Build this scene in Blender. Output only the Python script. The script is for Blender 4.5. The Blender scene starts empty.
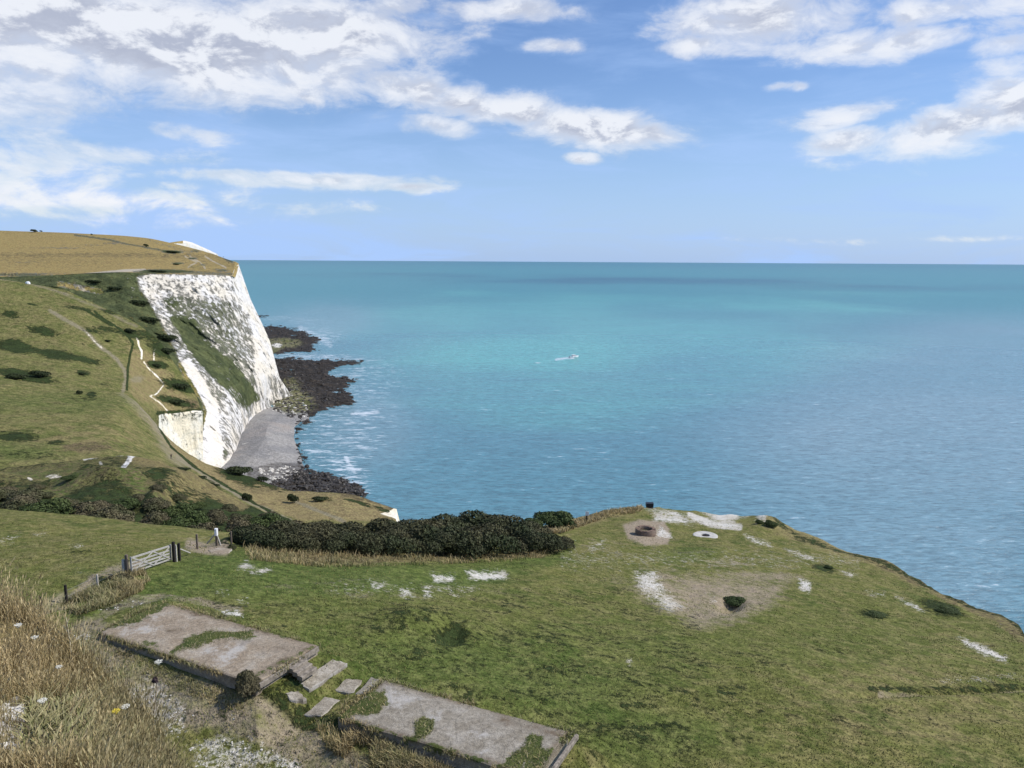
import bpy, math, random
import numpy as np
from mathutils import Vector, Matrix
rnd = random.Random(7); rng = np.random.default_rng(11)
SC = bpy.context.scene; COL = SC.collection

# ------------------------------------------------------------------ camera frame
CAMZ = 110.0; FPX = 800.0
_p = math.atan(123/800); _r = math.radians(.33)
FW = np.array([0, math.cos(_p), -math.sin(_p)])
RT = np.array([math.cos(_r), 0, math.sin(_r)]); RT = RT-FW*(RT@FW); RT /= np.linalg.norm(RT)
UP = np.cross(RT, FW)
def ray(u, v):
    d = FW+(u-512)/FPX*RT+(384-v)/FPX*UP
    return d/math.hypot(d[0], d[1])
def atR(u, v, R):
    d = ray(u, v); return np.array([d[0]*R, d[1]*R, CAMZ+d[2]*R])
def atZ(u, v, z):
    d = ray(u, v); return atR(u, v, (z-CAMZ)/d[2])
def atD(u, v, drop): return atZ(u, v, CAMZ-drop)
def proj(P):
    q = P-np.array([0, 0, CAMZ]); w = np.maximum(q@FW, 1e-3)
    return 512+FPX*(q@RT)/w, 384-FPX*(q@UP)/w

# ------------------------------------------------------------------ numpy noise
def _h(i, j, k, s):
    n = (i*374761393+j*668265263+k*2147483647+s*1274126177).astype(np.int64) & 0xffffffff
    n = ((n ^ (n >> 13))*1274126177) & 0xffffffff
    n = ((n ^ (n >> 16))*2246822519) & 0xffffffff
    return ((n ^ (n >> 15)) & 0xffff)/65535.0
def vn(P, scale, s=0):
    q = P/scale; f = np.floor(q); t = q-f; i = f.astype(np.int64); t = t*t*(3-2*t)
    r = 0
    for a in (0, 1):
        for b in (0, 1):
            for c in (0, 1):
                w = (t[:, 0] if a else 1-t[:, 0])*(t[:, 1] if b else 1-t[:, 1])*(t[:, 2] if c else 1-t[:, 2])
                r = r+w*_h(i[:, 0]+a, i[:, 1]+b, i[:, 2]+c, s)
    return r
def fbm(P, scale, oct=4, s=0, g=.5):
    r = 0; a = 1; t = 0
    for o in range(oct):
        r = r+a*vn(P, scale/2**o, s+o); t += a; a *= g
    return r/t

# ------------------------------------------------------------------ object helpers
def tag(o, label=None, cat=None, group=None, kind=None):
    if label: o['label'] = label
    if cat: o['category'] = cat
    if group: o['group'] = group
    if kind: o['kind'] = kind
    return o
def link(o, parent=None):
    COL.objects.link(o)
    if parent: o.parent = parent
    return o
def empty(name, loc=(0, 0, 0), rz=0):
    o = bpy.data.objects.new(name, None); o.empty_display_size = .2
    o.location = loc; o.rotation_euler = (0, 0, rz); return link(o)
def npmesh(name, V, F, mat, parent=None, smooth=False, cols=None):
    me = bpy.data.meshes.new(name); V = np.asarray(V, np.float32); F = np.asarray(F, np.int32)
    n, k = F.shape
    me.vertices.add(len(V)); me.vertices.foreach_set('co', V.ravel())
    me.loops.add(n*k); me.loops.foreach_set('vertex_index', F.ravel())
    me.polygons.add(n); me.polygons.foreach_set('loop_start', np.arange(0, n*k, k, dtype=np.int32))
    me.polygons.foreach_set('use_smooth', np.full(n, smooth))
    me.update(calc_edges=True)
    if cols:
        for nm, c in cols.items():
            a = me.color_attributes.new(nm, 'FLOAT_COLOR', 'POINT'); a.data.foreach_set('color', np.asarray(c, np.float32).ravel())
    me.materials.append(mat)
    return link(bpy.data.objects.new(name, me), parent)
class MB:
    def __init__(s): s.v = []; s.f = []
    def add(s, V, F):
        b = len(s.v); s.v += [tuple(map(float, x)) for x in V]; s.f += [tuple(i+b for i in q) for q in F]; return s
    def frame(s, a, b):
        a = Vector(a); b = Vector(b); z = (b-a).normalized()
        x = z.cross(Vector((0, 0, 1)))
        if x.length < .05: x = z.cross(Vector((1, 0, 0)))
        x.normalize(); return a, b, x, x.cross(z).normalized()
    def tube(s, a, b, r0, r1=None, n=8):
        r1 = r0 if r1 is None else r1; a, b, x, y = s.frame(a, b); V = []
        for c, r in ((a, r0), (b, r1)):
            V += [c+x*math.cos(t*2*math.pi/n)*r+y*math.sin(t*2*math.pi/n)*r for t in range(n)]
        F = [(i, (i+1) % n, n+(i+1) % n, n+i) for i in range(n)]+[tuple(range(n))[::-1], tuple(range(n, 2*n))]
        return s.add(V, F)
    def bar(s, a, b, w, h, c=.006):          # bevelled rectangular bar; w sideways, h upwards
        a, b, x, y = s.frame(a, b); V = []
        pr = [(-w/2+c, -h/2), (w/2-c, -h/2), (w/2, -h/2+c), (w/2, h/2-c), (w/2-c, h/2), (-w/2+c, h/2), (-w/2, h/2-c), (-w/2, -h/2+c)]
        for q in (a, b): V += [q+x*p+y*r for p, r in pr]
        F = [(i, (i+1) % 8, 8+(i+1) % 8, 8+i) for i in range(8)]+[tuple(range(8))[::-1], tuple(range(8, 16))]
        return s.add(V, F)
    def lathe(s, prof, n=24, c=(0, 0, 0)):
        V = []
        for r, z in prof: V += [(c[0]+r*math.cos(t*2*math.pi/n), c[1]+r*math.sin(t*2*math.pi/n), c[2]+z) for t in range(n)]
        F = [(k*n+i, k*n+(i+1) % n, (k+1)*n+(i+1) % n, (k+1)*n+i) for k in range(len(prof)-1) for i in range(n)]
        return s.add(V, F)
    def build(s, name, mat, parent=None, smooth=False):
        me = bpy.data.meshes.new(name); me.from_pydata(s.v, [], s.f); me.materials.append(mat)
        if smooth: me.polygons.foreach_set('use_smooth', [True]*len(me.polygons))
        me.update(); return link(bpy.data.objects.new(name, me), parent)

# ------------------------------------------------------------------ shader helpers
class G:
    def __init__(s, name):
        s.m = bpy.data.materials.new(name); s.m.use_nodes = True; s.nt = s.m.node_tree; s.nt.nodes.clear()
        s.out = s.n('ShaderNodeOutputMaterial'); s.geo = None
    def n(s, t, **k):
        o = s.nt.nodes.new(t)
        for a, b in k.items(): setattr(o, a, b)
        return o
    def set(s, sock, v):
        if v is None: return
        if isinstance(v, bpy.types.NodeSocket): s.nt.links.new(v, sock)
        else:
            if isinstance(v, (tuple, list)) and len(v) == 3 and sock.type == 'RGBA': v = (*v, 1)
            sock.default_value = v
    def pos(s):
        if not s.geo: s.geo = s.n('ShaderNodeNewGeometry')
        return s.geo.outputs['Position']
    def noise(s, size, det=3, rough=.55, vec=None, dist=0, seed=0):
        o = s.n('ShaderNodeTexNoise'); s.set(o.inputs['Vector'], vec if vec is not None else s.pos())
        if seed:
            a = s.n('ShaderNodeVectorMath', operation='ADD'); s.set(a.inputs[0], vec if vec is not None else s.pos()); a.inputs[1].default_value = (seed*17.3*size, seed*7.1*size, 0)
            s.set(o.inputs['Vector'], a.outputs[0])
        o.inputs['Scale'].default_value = 1/size; o.inputs['Detail'].default_value = det; o.inputs['Roughness'].default_value = rough
        o.inputs['Distortion'].default_value = dist
        return o.outputs[0]
    def mt(s, op, a, b=None, c=None, clamp=False):
        o = s.n('ShaderNodeMath', operation=op, use_clamp=clamp)
        for i, x in enumerate((a, b, c)): s.set(o.inputs[i], x)
        return o.outputs[0]
    def ss(s, x, lo, hi, a=0., b=1.):
        o = s.n('ShaderNodeMapRange', interpolation_type='SMOOTHSTEP')
        for i, q in enumerate((x, lo, hi, a, b)): s.set(o.inputs[i], q)
        return o.outputs[0]
    def mix(s, f, a, b, mode='MIX'):
        o = s.n('ShaderNodeMix', data_type='RGBA', blend_type=mode)
        s.set(o.inputs[0], f); s.set(o.inputs[6], a); s.set(o.inputs[7], b); return o.outputs[2]
    def attr(s, nm):
        a = s.n('ShaderNodeAttribute', attribute_name=nm); x = s.n('ShaderNodeSeparateColor'); s.nt.links.new(a.outputs['Color'], x.inputs[0])
        return [x.outputs[0], x.outputs[1], x.outputs[2], a.outputs['Alpha']]
    def mapv(s, vec, scale=(1, 1, 1), rot=(0, 0, 0)):
        o = s.n('ShaderNodeMapping'); s.set(o.inputs[0], vec if vec is not None else s.pos()); o.inputs['Scale'].default_value = scale; o.inputs['Rotation'].default_value = rot
        return o.outputs[0]
    def mul(s, col, k):                     # colour times scalar socket
        o = s.n('ShaderNodeVectorMath', operation='SCALE'); s.set(o.inputs[0], col); s.set(o.inputs['Scale'], k); return o.outputs[0]
    def bump(s, h, dist, strength=1., nrm=None):
        o = s.n('ShaderNodeBump'); o.inputs['Distance'].default_value = dist; o.inputs['Strength'].default_value = strength
        s.set(o.inputs['Height'], h)
        if nrm is not None: s.set(o.inputs['Normal'], nrm)
        return o.outputs[0]
    def bsdf(s, col, rough=.9, spec=.15, nrm=None, metal=0, **k):
        o = s.n('ShaderNodeBsdfPrincipled'); s.set(o.inputs['Base Color'], col); s.set(o.inputs['Roughness'], rough)
        o.inputs['Specular IOR Level'].default_value = spec; o.inputs['Metallic'].default_value = metal
        if nrm is not None: s.set(o.inputs['Normal'], nrm)
        for a, b in k.items(): s.set(o.inputs[a.replace('_', ' ')], b)
        s.nt.links.new(o.outputs[0], s.out.inputs[0]); return s.m
def plain(name, col, rough=.6, var=.25, size=.05, spec=.3, metal=0, bump=.0):
    g = G(name); n = g.noise(size, 4, .6); c = g.mul(col, g.ss(n, .25, .75, 1-var, 1+var))
    nr = g.bump(n, bump) if bump else None
    return g.bsdf(c, rough, spec, nr, metal)

def thr(g, m, n, amp=.9, w=.07):
    x = g.mt('ADD', m, g.mt('MULTIPLY', g.mt('SUBTRACT', n, .5), amp)); return g.ss(x, .5-w, .5+w)

def terrain_mat(name, s, grassA, grassB, grassC, dry=(.27, .20, .085), dirt=(.27, .225, .165), scrub=(.026, .036, .012), chalk=(.74, .72, .68), chalk2=(.66,.60,.50), bump=1., chalkvar=.2, slant=False):
    g = G(name); P = g.pos()
    a = g.attr('ma'); b = g.attr('mb')
    n0 = g.noise(s*260, 4, .6); n1 = g.noise(s*60, 4, .62, seed=1); n2 = g.noise(s*10, 5, .68, seed=2); n3 = g.noise(s*3.2, 3, .7, seed=3)
    n4 = g.noise(s*26, 5, .7, seed=5); n5 = g.noise(s*9, 5, .75, seed=6)
    if slant: nsl = g.noise(s*6.5, 5, .72, vec=g.mapv(None, (1, .8, .30), (.0, .25, 0)), seed=8)
    c = g.mix(g.ss(n1, .35, .65), grassA, grassB)
    c = g.mix(g.ss(n0, .42, .62), c, grassC)
    c = g.mix(g.ss(g.mt('ADD', n4, g.mt('MULTIPLY', n2, .5)), .62, .95), c, g.mix(.55, grassC, dry))
    c = g.mix(g.mt('MULTIPLY', b[2], .8), c, g.mix(g.ss(n2, .3, .7), (.042, .078, .016), (.085, .12, .028)))     # lush green
    c = g.mix(thr(g, a[3], n4, 1.0, .22), c, g.mix(g.ss(n2, .3, .7), dry, g.mix(.5, dry, grassB)))
    c = g.mix(thr(g, b[3], n5, 1.2, .12), c, (.12, .095, .05))                                               # brown dead stems
    fine = g.mt('ADD', g.mt('MULTIPLY', n3, .75), g.mt('MULTIPLY', n2, .55))
    c = g.mul(c, g.ss(fine, .38, .92, .42, 1.62))
    c = g.mix(thr(g, a[1], g.mt('ADD', g.mt('MULTIPLY', n4, .5), g.mt('MULTIPLY', n5, .5)), 1.7, .3), c, g.mul(dirt, g.ss(fine, .35, .95, .7, 1.25)))
    fc = thr(g, a[0], g.mt('ADD', g.mt('MULTIPLY', n5, .55), g.mt('ADD', g.mt('MULTIPLY', n4, .25), g.mt('MULTIPLY', n3, .2))), 2.8, .2)
    ch = g.mul(g.mix(g.ss(n1, .4, .6), chalk, chalk2), g.ss(fine, .3, .85, 1-chalkvar, 1.08))
    c = g.mix(fc, c, ch)
    fs = thr(g, a[2], g.mt('ADD', g.mt('MULTIPLY', n5, .25 if slant else .6), g.mt('MULTIPLY', nsl if slant else n4, .75 if slant else .4)), 2.6, .10 if slant else .12)
    sc_ = g.mix(g.ss(n4, .4, .65), scrub, (.035, .05, .016))
    if slant: sc_ = g.mix(g.ss(a[2], .42, .68), (.19,.18,.15), g.mix(g.ss(n4, .4, .65), (.045,.055,.025), (.085,.095,.04)))
    c = g.mix(fs, c, g.mul(sc_, g.ss(fine, .35, .95, .5, 1.7)))
    h = g.mt('ADD', g.mt('MULTIPLY', n3, .35), g.mt('ADD', g.mt('MULTIPLY', n2, .9), g.mt('MULTIPLY', n5, .5)))
    h = g.mt('ADD', h, g.mt('MULTIPLY', fs, .6))
    nr = g.bump(h, s*4*bump, .9)
    return g.bsdf(c, .95, .08, nr)

# ------------------------------------------------------------------ lofted terrain sheets
def boxblur(A, r, axis):
    if r < 1: return A
    A = np.moveaxis(A, axis, 0); n = len(A); r = int(min(r, n-1))
    for _ in range(2):
        lo = 2*A[0]-A[r:0:-1]; hi = 2*A[-1]-A[-2:-r-2:-1]
        B = np.concatenate([lo, A, hi]); cs = np.concatenate([np.zeros_like(B[:1]), np.cumsum(B, 0)])
        A = (cs[2*r+1:]-cs[:-2*r-1])/(2*r+1)
    return np.moveaxis(A, 0, axis)
def densify(net, ax, res, cap=400):
    net = np.asarray(net); U, V = proj(net.reshape(-1, 3)); U = U.reshape(net.shape[:2]); V = V.reshape(net.shape[:2])
    if ax == 0: d = np.hypot(np.diff(U, axis=0), np.diff(V, axis=0)).max(1)
    else: d = np.hypot(np.diff(U, axis=1), np.diff(V, axis=1)).max(0)
    N = np.clip(np.ceil(d/res), 2, cap).astype(int); M = np.moveaxis(net, ax, 0); out = []
    for i, n in enumerate(N):
        t = np.linspace(0, 1, n, endpoint=False)[:, None, None]; out.append(M[i]*(1-t)+M[i+1]*t)
    out.append(M[-1:]); return np.moveaxis(np.concatenate(out), 0, ax)
def away(p, dist, z, side=0):
    R = np.hypot(p[..., 0], p[..., 1]); q = p.copy(); ux = p[..., 0]/R; uy = p[..., 1]/R
    q[..., 0] = p[..., 0]+ux*dist+uy*side; q[..., 1] = p[..., 1]+uy*dist-ux*side; q[..., 2] = z; return q
class Sheet:
    def __init__(s, net, res=(1, 1), blur=(0, 0), top=None, right=None, bottom=None):
        A = densify(densify(net, 0, res[0]), 1, res[1])
        A = boxblur(boxblur(A, blur[0], 0), blur[1], 1)
        s.core = A.shape[:2]; s.r0 = 0
        if top:      # list of functions row -> new row, going back from the crest
            rows = []; 
            for f, n in top:
                q = f(A[0]); p = rows[-1] if rows else A[0]
                rows += [p*(1-t)+q*t for t in np.linspace(0, 1, n+1)[1:]]
            A = np.concatenate([np.array(rows[::-1]), A]); s.r0 = len(rows)
        if right:
            cols = []; c0 = A[:, -1]
            for f, n in right:
                q = f(c0); p = cols[-1] if cols else c0
                cols += [p*(1-t)+q*t for t in np.linspace(0, 1, n+1)[1:]]
            A = np.concatenate([A, np.moveaxis(np.array(cols), 0, 1)], 1)
        s.sh = A.shape[:2]; s.P = A.reshape(-1, 3).copy(); s.U, s.V = proj(s.P)
        s.m = np.zeros((8, len(s.P))); s.U0, s.V0 = s.U.copy(), s.V.copy()
        idx = np.arange(len(s.P)).reshape(s.sh); s.iscore = np.zeros(len(s.P), bool); s.iscore[idx[s.r0:s.r0+s.core[0], :s.core[1]].ravel()] = True
    def sd(s, pts, closed, sel):
        U = s.U[sel]; V = s.V[sel]; pts = np.array(pts, float); d = np.full(len(U), 1e9); ins = np.zeros(len(U), bool); n = len(pts)
        for i in range(n if closed else n-1):
            ax, ay = pts[i]; bx, by = pts[(i+1) % n]; ex, ey = bx-ax, by-ay; L = ex*ex+ey*ey+1e-9
            t = np.clip(((U-ax)*ex+(V-ay)*ey)/L, 0, 1); d = np.minimum(d, np.hypot(U-ax-t*ex, V-ay-t*ey))
            if closed:
                c = ((ay > V) != (by > V)); ins ^= c & (U < (bx-ax)*(V-ay)/((by-ay) if abs(by-ay) > 1e-9 else 1e-9)+ax)
        return np.where(ins, d, -d) if closed else d
    def box(s, pts, m):
        p = np.array(pts); return np.nonzero((s.U > p[:, 0].min()-m) & (s.U < p[:, 0].max()+m) & (s.V > p[:, 1].min()-m) & (s.V < p[:, 1].max()+m))[0]
    def put(s, k, sel, w, val):
        s.m[k, sel] = s.m[k, sel]*(1-w)+val*w
    def poly(s, k, pts, val=1., soft=4.):
        sel = s.box(pts, soft+1); d = s.sd(pts, True, sel); s.put(k, sel, np.clip(.5+d/soft, 0, 1), val)
    def line(s, k, pts, wd, val=1., soft=None):
        soft = soft or wd*.8; sel = s.box(pts, wd+soft); d = s.sd(pts, False, sel); s.put(k, sel, np.clip((wd/2+soft-d)/soft, 0, 1), val)
    def ell(s, k, u, v, ru, rv, val=1., rot=0, pw=1.):
        sel = s.box([(u-max(ru, rv)*1.6, v-max(ru, rv)*1.6), (u+max(ru, rv)*1.6, v+max(ru, rv)*1.6)], 0)
        c, q = math.cos(math.radians(rot)), math.sin(math.radians(rot)); x = s.U[sel]-u; y = s.V[sel]-v
        d = np.hypot((x*c-y*q)/ru, (x*q+y*c)/rv); s.put(k, sel, np.clip((1.5-d)*pw, 0, 1), val)
    def dz(s, u, v, ru, rv, h, rot=0):
        c, q = math.cos(math.radians(rot)), math.sin(math.radians(rot)); x = s.U0-u; y = s.V0-v
        s.P[:, 2] += h*np.exp(-(((x*c-y*q)/ru)**2+((x*q+y*c)/rv)**2))
    def at(s, u, v):
        U, V = s.cu if hasattr(s, 'cu') else (None, None)
        if U is None:
            s.ci = np.nonzero(s.iscore)[0]; a, b = proj(s.P[s.ci]); s.cu = (a, b); U, V = a, b
        return s.P[s.ci[np.argmin((U-u)**2+(V-v)**2)]]
    def build(s, name, mat, label=None):
        n, m = s.sh; i = np.arange(n*m).reshape(n, m)
        F = np.stack([i[:-1, :-1], i[1:, :-1], i[1:, 1:], i[:-1, 1:]], -1).reshape(-1, 4)
        c = np.clip(s.m, 0, 1)
        o = npmesh(name, s.P, F, mat, None, True, {'ma': c[:4].T, 'mb': c[4:].T})
        o['kind'] = 'structure'; s.obj = o
        if label: o['label'] = label
        return o
    def sample(s, pts, n, jit=1.0):          # random surface points inside a picture-shaped patch of the ground
        if not hasattr(s, 'cu'): s.at(0, 0)
        U, V = s.cu; keep = (s.U, s.V); s.U, s.V = U, V; sel = s.box(pts, 1); d = s.sd(pts, True, sel); s.U, s.V = keep
        ok = s.ci[sel[d > 0]]
        if len(ok) == 0: return np.zeros((0, 3))
        P = s.P[rng.choice(ok, n)]; return P
CH, DI, SCR, DRY, BE, RO, LU, BR = range(8)     # masks: chalk dirt scrub dry | beach/moss rock lush brown
def netR(rows): return np.array([[atR(u, v, R) for u, v, R in r] for r in rows])
def Rz(u, v, z): return (z-CAMZ)/ray(u, v)[2]
# ================================================================== TERRAIN
# ---- near plateau (drops below the camera in metres)
nr = [
 [(-120,508,18),(0,517,17),(120,530,16.5),(240,547,17),(360,545,19.5),(480,538,23),(575,519,27),(650,505,29),(768,521,28.5),(900,569,27),(1010,620,24),(1160,760,19)],
 [(-120,560,14.5),(0,560,14.5),(120,565,14.2),(240,572,14.8),(360,577,16.3),(480,572,19),(600,560,22.0),(680,558,23.8),(790,572,24.2),(905,610,23.4),(1020,660,21.5),(1170,790,18)],
 [(-120,620,13.6),(0,620,13.6),(120,620,13.8),(240,630,14),(360,640,14.8),(480,640,16.2),(600,640,17.7),(700,640,18.7),(800,650,19.2),(910,680,19.3),(1040,720,19),(1190,850,17.5)],
 [(-120,690,14),(0,690,14),(120,690,14.2),(240,695,14.5),(360,690,14.8),(480,690,15.5),(600,690,16.4),(700,690,17.1),(800,700,17.6),(910,740,17.6),(1050,790,17.5),(1200,900,17)],
 [(-120,790,14.2),(0,790,14.3),(120,790,14.6),(240,790,15),(360,790,15.1),(480,790,15.3),(600,790,15.7),(700,790,16.1),(800,790,16.5),(910,810,16.6),(1060,850,16.6),(1220,960,16.5)],
 [(-120,1050,14.5),(0,1050,14.5),(120,1050,14.8),(240,1050,15),(360,1050,15.3),(480,1050,15.5),(600,1050,15.8),(700,1050,16),(800,1050,16.2),(910,1050,16.3),(1060,1050,16.3),(1240,1100,16.3)]]
net = np.array([[atD(u, v, d) for u, v, d in r] for r in nr])
cl_ = lambda p: np.clip((proj(p)[0]-520)/60, 0, 1)        # 0 in the gully, 1 along the sea cliff
def t1(p): k = cl_(p); return away(p, 2+4*(1-k), p[:, 2]-1.2-1.5*k)
def t2(p): k = cl_(p); return away(p, 4+12*(1-k), p[:, 2]-7*(1-k)-14*k)
def t3(p): k = cl_(p); return away(p, 14+30*(1-k), (p[:, 2]-16)*(1-k)+(-4)*k)
NEAR = Sheet(net, (1.1, 1.1), (14, 18), top=[(t1, 8), (t2, 16), (t3, 30)])
N = NEAR
# edge wobble + relief
w = np.exp(-np.maximum(0, (N.V0-np.interp(N.U0, [575,650,768,900,1010,1160], [519,505,521,569,620,760]))/14))*(N.U0 > 560)
N.P[:, 2] += (fbm(N.P, 4.5, 4, 3)-.5)*.45*np.clip(np.hypot(N.P[:, 0], N.P[:, 1])/60, .3, 1)+(fbm(N.P, 14, 2, 9)-.5)*.6*np.clip((np.hypot(N.P[:, 0], N.P[:, 1])-40)/30, 0, 1)
N.P[:, 2] += (fbm(N.P, .8, 3, 23)-.5)*.1
offy = (fbm(N.P*[1, 1, .2], 5, 4, 31)-.5)*w*5.5
R_ = np.hypot(N.P[:, 0], N.P[:, 1]); N.P[:, 0] += N.P[:, 0]/R_*offy; N.P[:, 1] += N.P[:, 1]/R_*offy
N.dz(730, 603, 11, 6, -.8); N.dz(700, 602, 30, 16, -.25); N.dz(452, 634, 14, 7, -.5); N.dz(412, 622, 40, 12, .45); N.dz(470, 628, 20, 6, .2)
N.dz(250, 552, 25, 6, .25); N.dz(115, 588, 26, 5, .3, -25); N.dz(228, 545, 12, 4, .45); N.dz(770, 524, 16, 6, .7); N.dz(470, 577, 60, 5, -.2)
N.dz(950, 692, 120, 3, -.25, 2); N.dz(950, 700, 120, 5, .12, 2); N.dz(170, 690, 30, 20, -.25, 30); N.dz(240, 700, 40, 8, -.25, 25); N.dz(350, 745, 60, 8, -.25, 25)
N.dz(660, 512, 50, 5, .5); N.dz(560, 540, 50, 9, .35); N.dz(330, 545, 60, 6, .2); N.dz(70, 603, 14, 4, -.15)
# masks
N.m[SCR] = .16+.10*(N.U < 700)*(N.V > 600); N.m[LU] += .35*np.clip(1-abs(N.V-640)/90, 0, 1)
for q in [(300,575,170,26,.9),(430,660,130,30,.75),(560,690,90,36,.7),(330,610,50,10,.5),(690,553,30,7,.55),(160,600,40,10,.7),(260,640,30,10,.5),(640,740,80,30,.6),(100,600,50,8,.8),(620,650,90,20,.45),(480,560,90,6,.5)]: N.ell(LU, *q)
N.poly(LU, [(60,610),(120,588),(190,560),(215,552),(330,570),(440,568),(560,550),(575,545),(560,560),(470,588),(330,588),(230,590),(120,610),(70,622)], .9, 14)
for q in [(900,700,160,60,.45),(850,600,120,30,.3),(60,545,90,18,.12),(960,640,60,30,.4),(740,545,60,12,.3),(400,600,120,14,.25),(200,700,80,20,.22),(820,560,60,16,.35)]: N.ell(DRY, *q)
for pts in [[(540,532),(575,522),(600,514),(640,506)], [(770,524),(880,560),(960,596),(1030,632),(1130,720)]]: N.line(DRY, pts, 9, .75)
N.line(SCR, [(770,523),(800,538),(860,557),(905,573),(960,597),(1005,619),(1040,645)], 1.5, .55, 3)
for q in [(560,640,60,14,.34),(500,700,50,16,.34),(650,690,60,14,.34),(600,730,50,16,.36),(760,660,50,10,.3),(700,740,60,12,.34),(480,640,30,8,.34),(360,640,40,8,.34),(850,720,70,12,.3),(540,600,60,8,.3),(640,645,50,8,.32),(310,600,30,6,.3),(560,668,22,6,.45),(735,690,26,6,.45),(660,725,18,5,.45),(425,655,30,7,.36)]: N.ell(SCR, *q)
N.line(BR, [(540,534),(575,524),(610,512),(648,505)], 5, .55); N.line(BR, [(860,552),(930,582),(1000,616),(1030,640)], 12, .5)
N.m[DRY, N.V > 1e9] = 0
# bare patches
N.poly(DI, [(622,525),(640,520),(665,522),(672,535),(668,545),(645,547),(628,540)], .85, 5)
N.poly(DI, [(625,585),(640,568),(680,572),(735,575),(790,580),(785,595),(775,610),(745,622),(700,630),(670,615),(640,600)], .60, 26)
N.ell(DI, 727, 562, 22, 6, .45); N.ell(DI, 765, 577, 40, 5, .55); N.ell(DI, 600, 545, 30, 6, .25); N.ell(DI, 620, 580, 15, 6, .3)
N.line(DI, [(60,606),(90,585),(110,572),(140,566)], 7, .6); N.line(DI, [(0,640),(30,615),(62,600)], 10, .5)
N.line(DI, [(60,640),(120,605),(160,598),(200,603),(240,612)], 6, .5)
N.line(DI, [(190,545),(205,549),(225,551)], 7, .7); N.ell(DI, 220, 551, 10, 3.0, .9)
N.line(DI, [(95,640),(130,680),(170,700),(230,720),(300,750),(360,790)], 26, .56)
N.line(DI, [(880,692),(940,694),(1030,690)], 3, .5); N.line(SCR, [(870,688),(940,689),(1030,686)], 3, .5)
N.ell(DI, 430, 590, 130, 9, .28); N.ell(DI, 330, 587, 90, 8, .25)
# chalk
chp = [([(640,512),(655,504),(672,509),(690,516),(705,522),(690,526),(672,520),(655,517)], .58), ([(655,516),(676,517),(684,521),(670,523),(654,521)], .75),
 ([(701,512),(752,512),(757,516),(734,522),(722,524),(712,520)], 1.0), ([(726,522),(740,527),(728,526)], .8), ([(660,527),(672,534),(672,539),(656,537)], .75),
 ([(745,535),(770,543),(772,546),(755,542)], .8), ([(785,548),(815,557),(814,560),(795,554)], .9), ([(840,570),(858,575),(850,578)], .9), ([(798,578),(812,584),(810,593),(800,590)], .95),
 ([(895,598),(916,606),(925,613),(905,604)], .85), ([(958,634),(975,640),(1008,655),(1006,660),(985,654),(965,643)], .95), ([(862,590),(885,594),(885,598),(870,597)], .55),
 ([(465,571),(505,570),(508,575),(495,578),(470,576)], .95), ([(430,573),(455,574),(452,580),(434,579)], .72), ([(366,578),(388,582),(384,592),(368,590)], .6), ([(395,586),(410,585),(415,598),(402,600)], .6), ([(420,585),(432,584),(434,598),(422,600)], .62), ([(440,588),(470,586),(455,600)], .45),
 ([(236,569),(246,563),(254,566),(244,570)], 1.), ([(251,573),(262,568),(272,569),(262,574)], 1.), ([(216,592),(228,590),(224,597)], .6), ([(238,597),(250,598),(248,604),(238,603)], .6), ([(218,612),(238,610),(243,618),(226,620)], .85),
 ([(0,538),(20,533),(12,541),(0,544)], .65), ([(34,533),(46,531),(44,534)], .7), ([(70,547),(84,545),(80,549)], .7), ([(72,572),(86,570),(84,574)], .6), ([(50,602),(80,592),(96,584),(86,596),(55,606)], .5),
 ([(633,572),(655,570),(668,590),(690,605),(668,612),(650,600),(636,590)], .66), ([(120,690),(150,675),(190,705),(185,735),(150,740),(130,715)], .5), ([(60,640),(90,630),(100,645),(75,655)], .5), ([(185,745),(215,735),(260,745),(300,760),(330,790),(200,790)], .55), ([(225,710),(240,712),(236,722)], .5),
 ([(625,660),(632,658),(630,663)], .8), ([(930,680),(1024,672),(1024,676),(960,686)], .5), ([(588,546),(606,540),(604,550),(590,553)], .62), ([(565,548),(580,550),(578,556)], .5), ([(758,515),(766,522),(766,528),(756,526)], .8), ([(940,574),(950,578),(946,580)], .5), ([(996,624),(1002,628),(998,630)], .5), ([(100,600),(165,600),(150,606),(100,612)], .42), ([(705,590),(720,598),(712,603)], .5)]
for p_, v_ in chp: N.poly(CH, p_, min(v_, .80)*(1 if v_ > .7 else .85), 9 if v_ > .7 else 12)
N.line(CH, [(690,516),(712,524),(740,528)], 3, .7)
N.m[CH] = np.maximum(N.m[CH], .31*np.clip(1-np.abs(N.V-588)/16, 0, 1)*(N.U > 330)*(N.U < 480)); N.m[CH] = np.maximum(N.m[CH], .30*np.clip(1-abs(N.V-560)/30, 0, 1)*(N.U > 560)*(N.U < 860))
# dark tufts
for q in [(942,608,22,7,.75,18),(872,613,16,4,.65,8),(824,568,12,4,.6,8),(412,622,45,10,.45,0),(452,636,16,7,.7,0),(455,633,9,4,.9,0),(690,548,30,4,.3,0),(835,650,14,4,.4,0),(740,710,50,10,.35,0),(620,620,40,5,.25,0),(80,553,12,2,.5,0),(115,582,26,8,.6,-25),(225,547,10,4,.5,0),(105,610,40,6,.35,-20),(235,690,80,9,.6,28),(350,745,70,10,.55,27),(290,700,20,8,.5,0),(605,590,30,5,.3,0),(700,668,26,6,.3,0),(560,740,30,9,.4,0)]: N.ell(SCR, q[0], q[1], q[2], q[3], q[4], -q[5])
N.poly(BR, [(250,547),(400,553),(500,552),(560,545),(575,548),(540,560),(440,563),(320,566),(260,560)], .55, 8); N.poly(DRY, [(250,547),(400,553),(500,552),(560,545),(540,558),(440,562),(320,565),(260,560)], .9, 8)
cf = np.clip((N.V-N.V0)*0, 0, 0)
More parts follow.
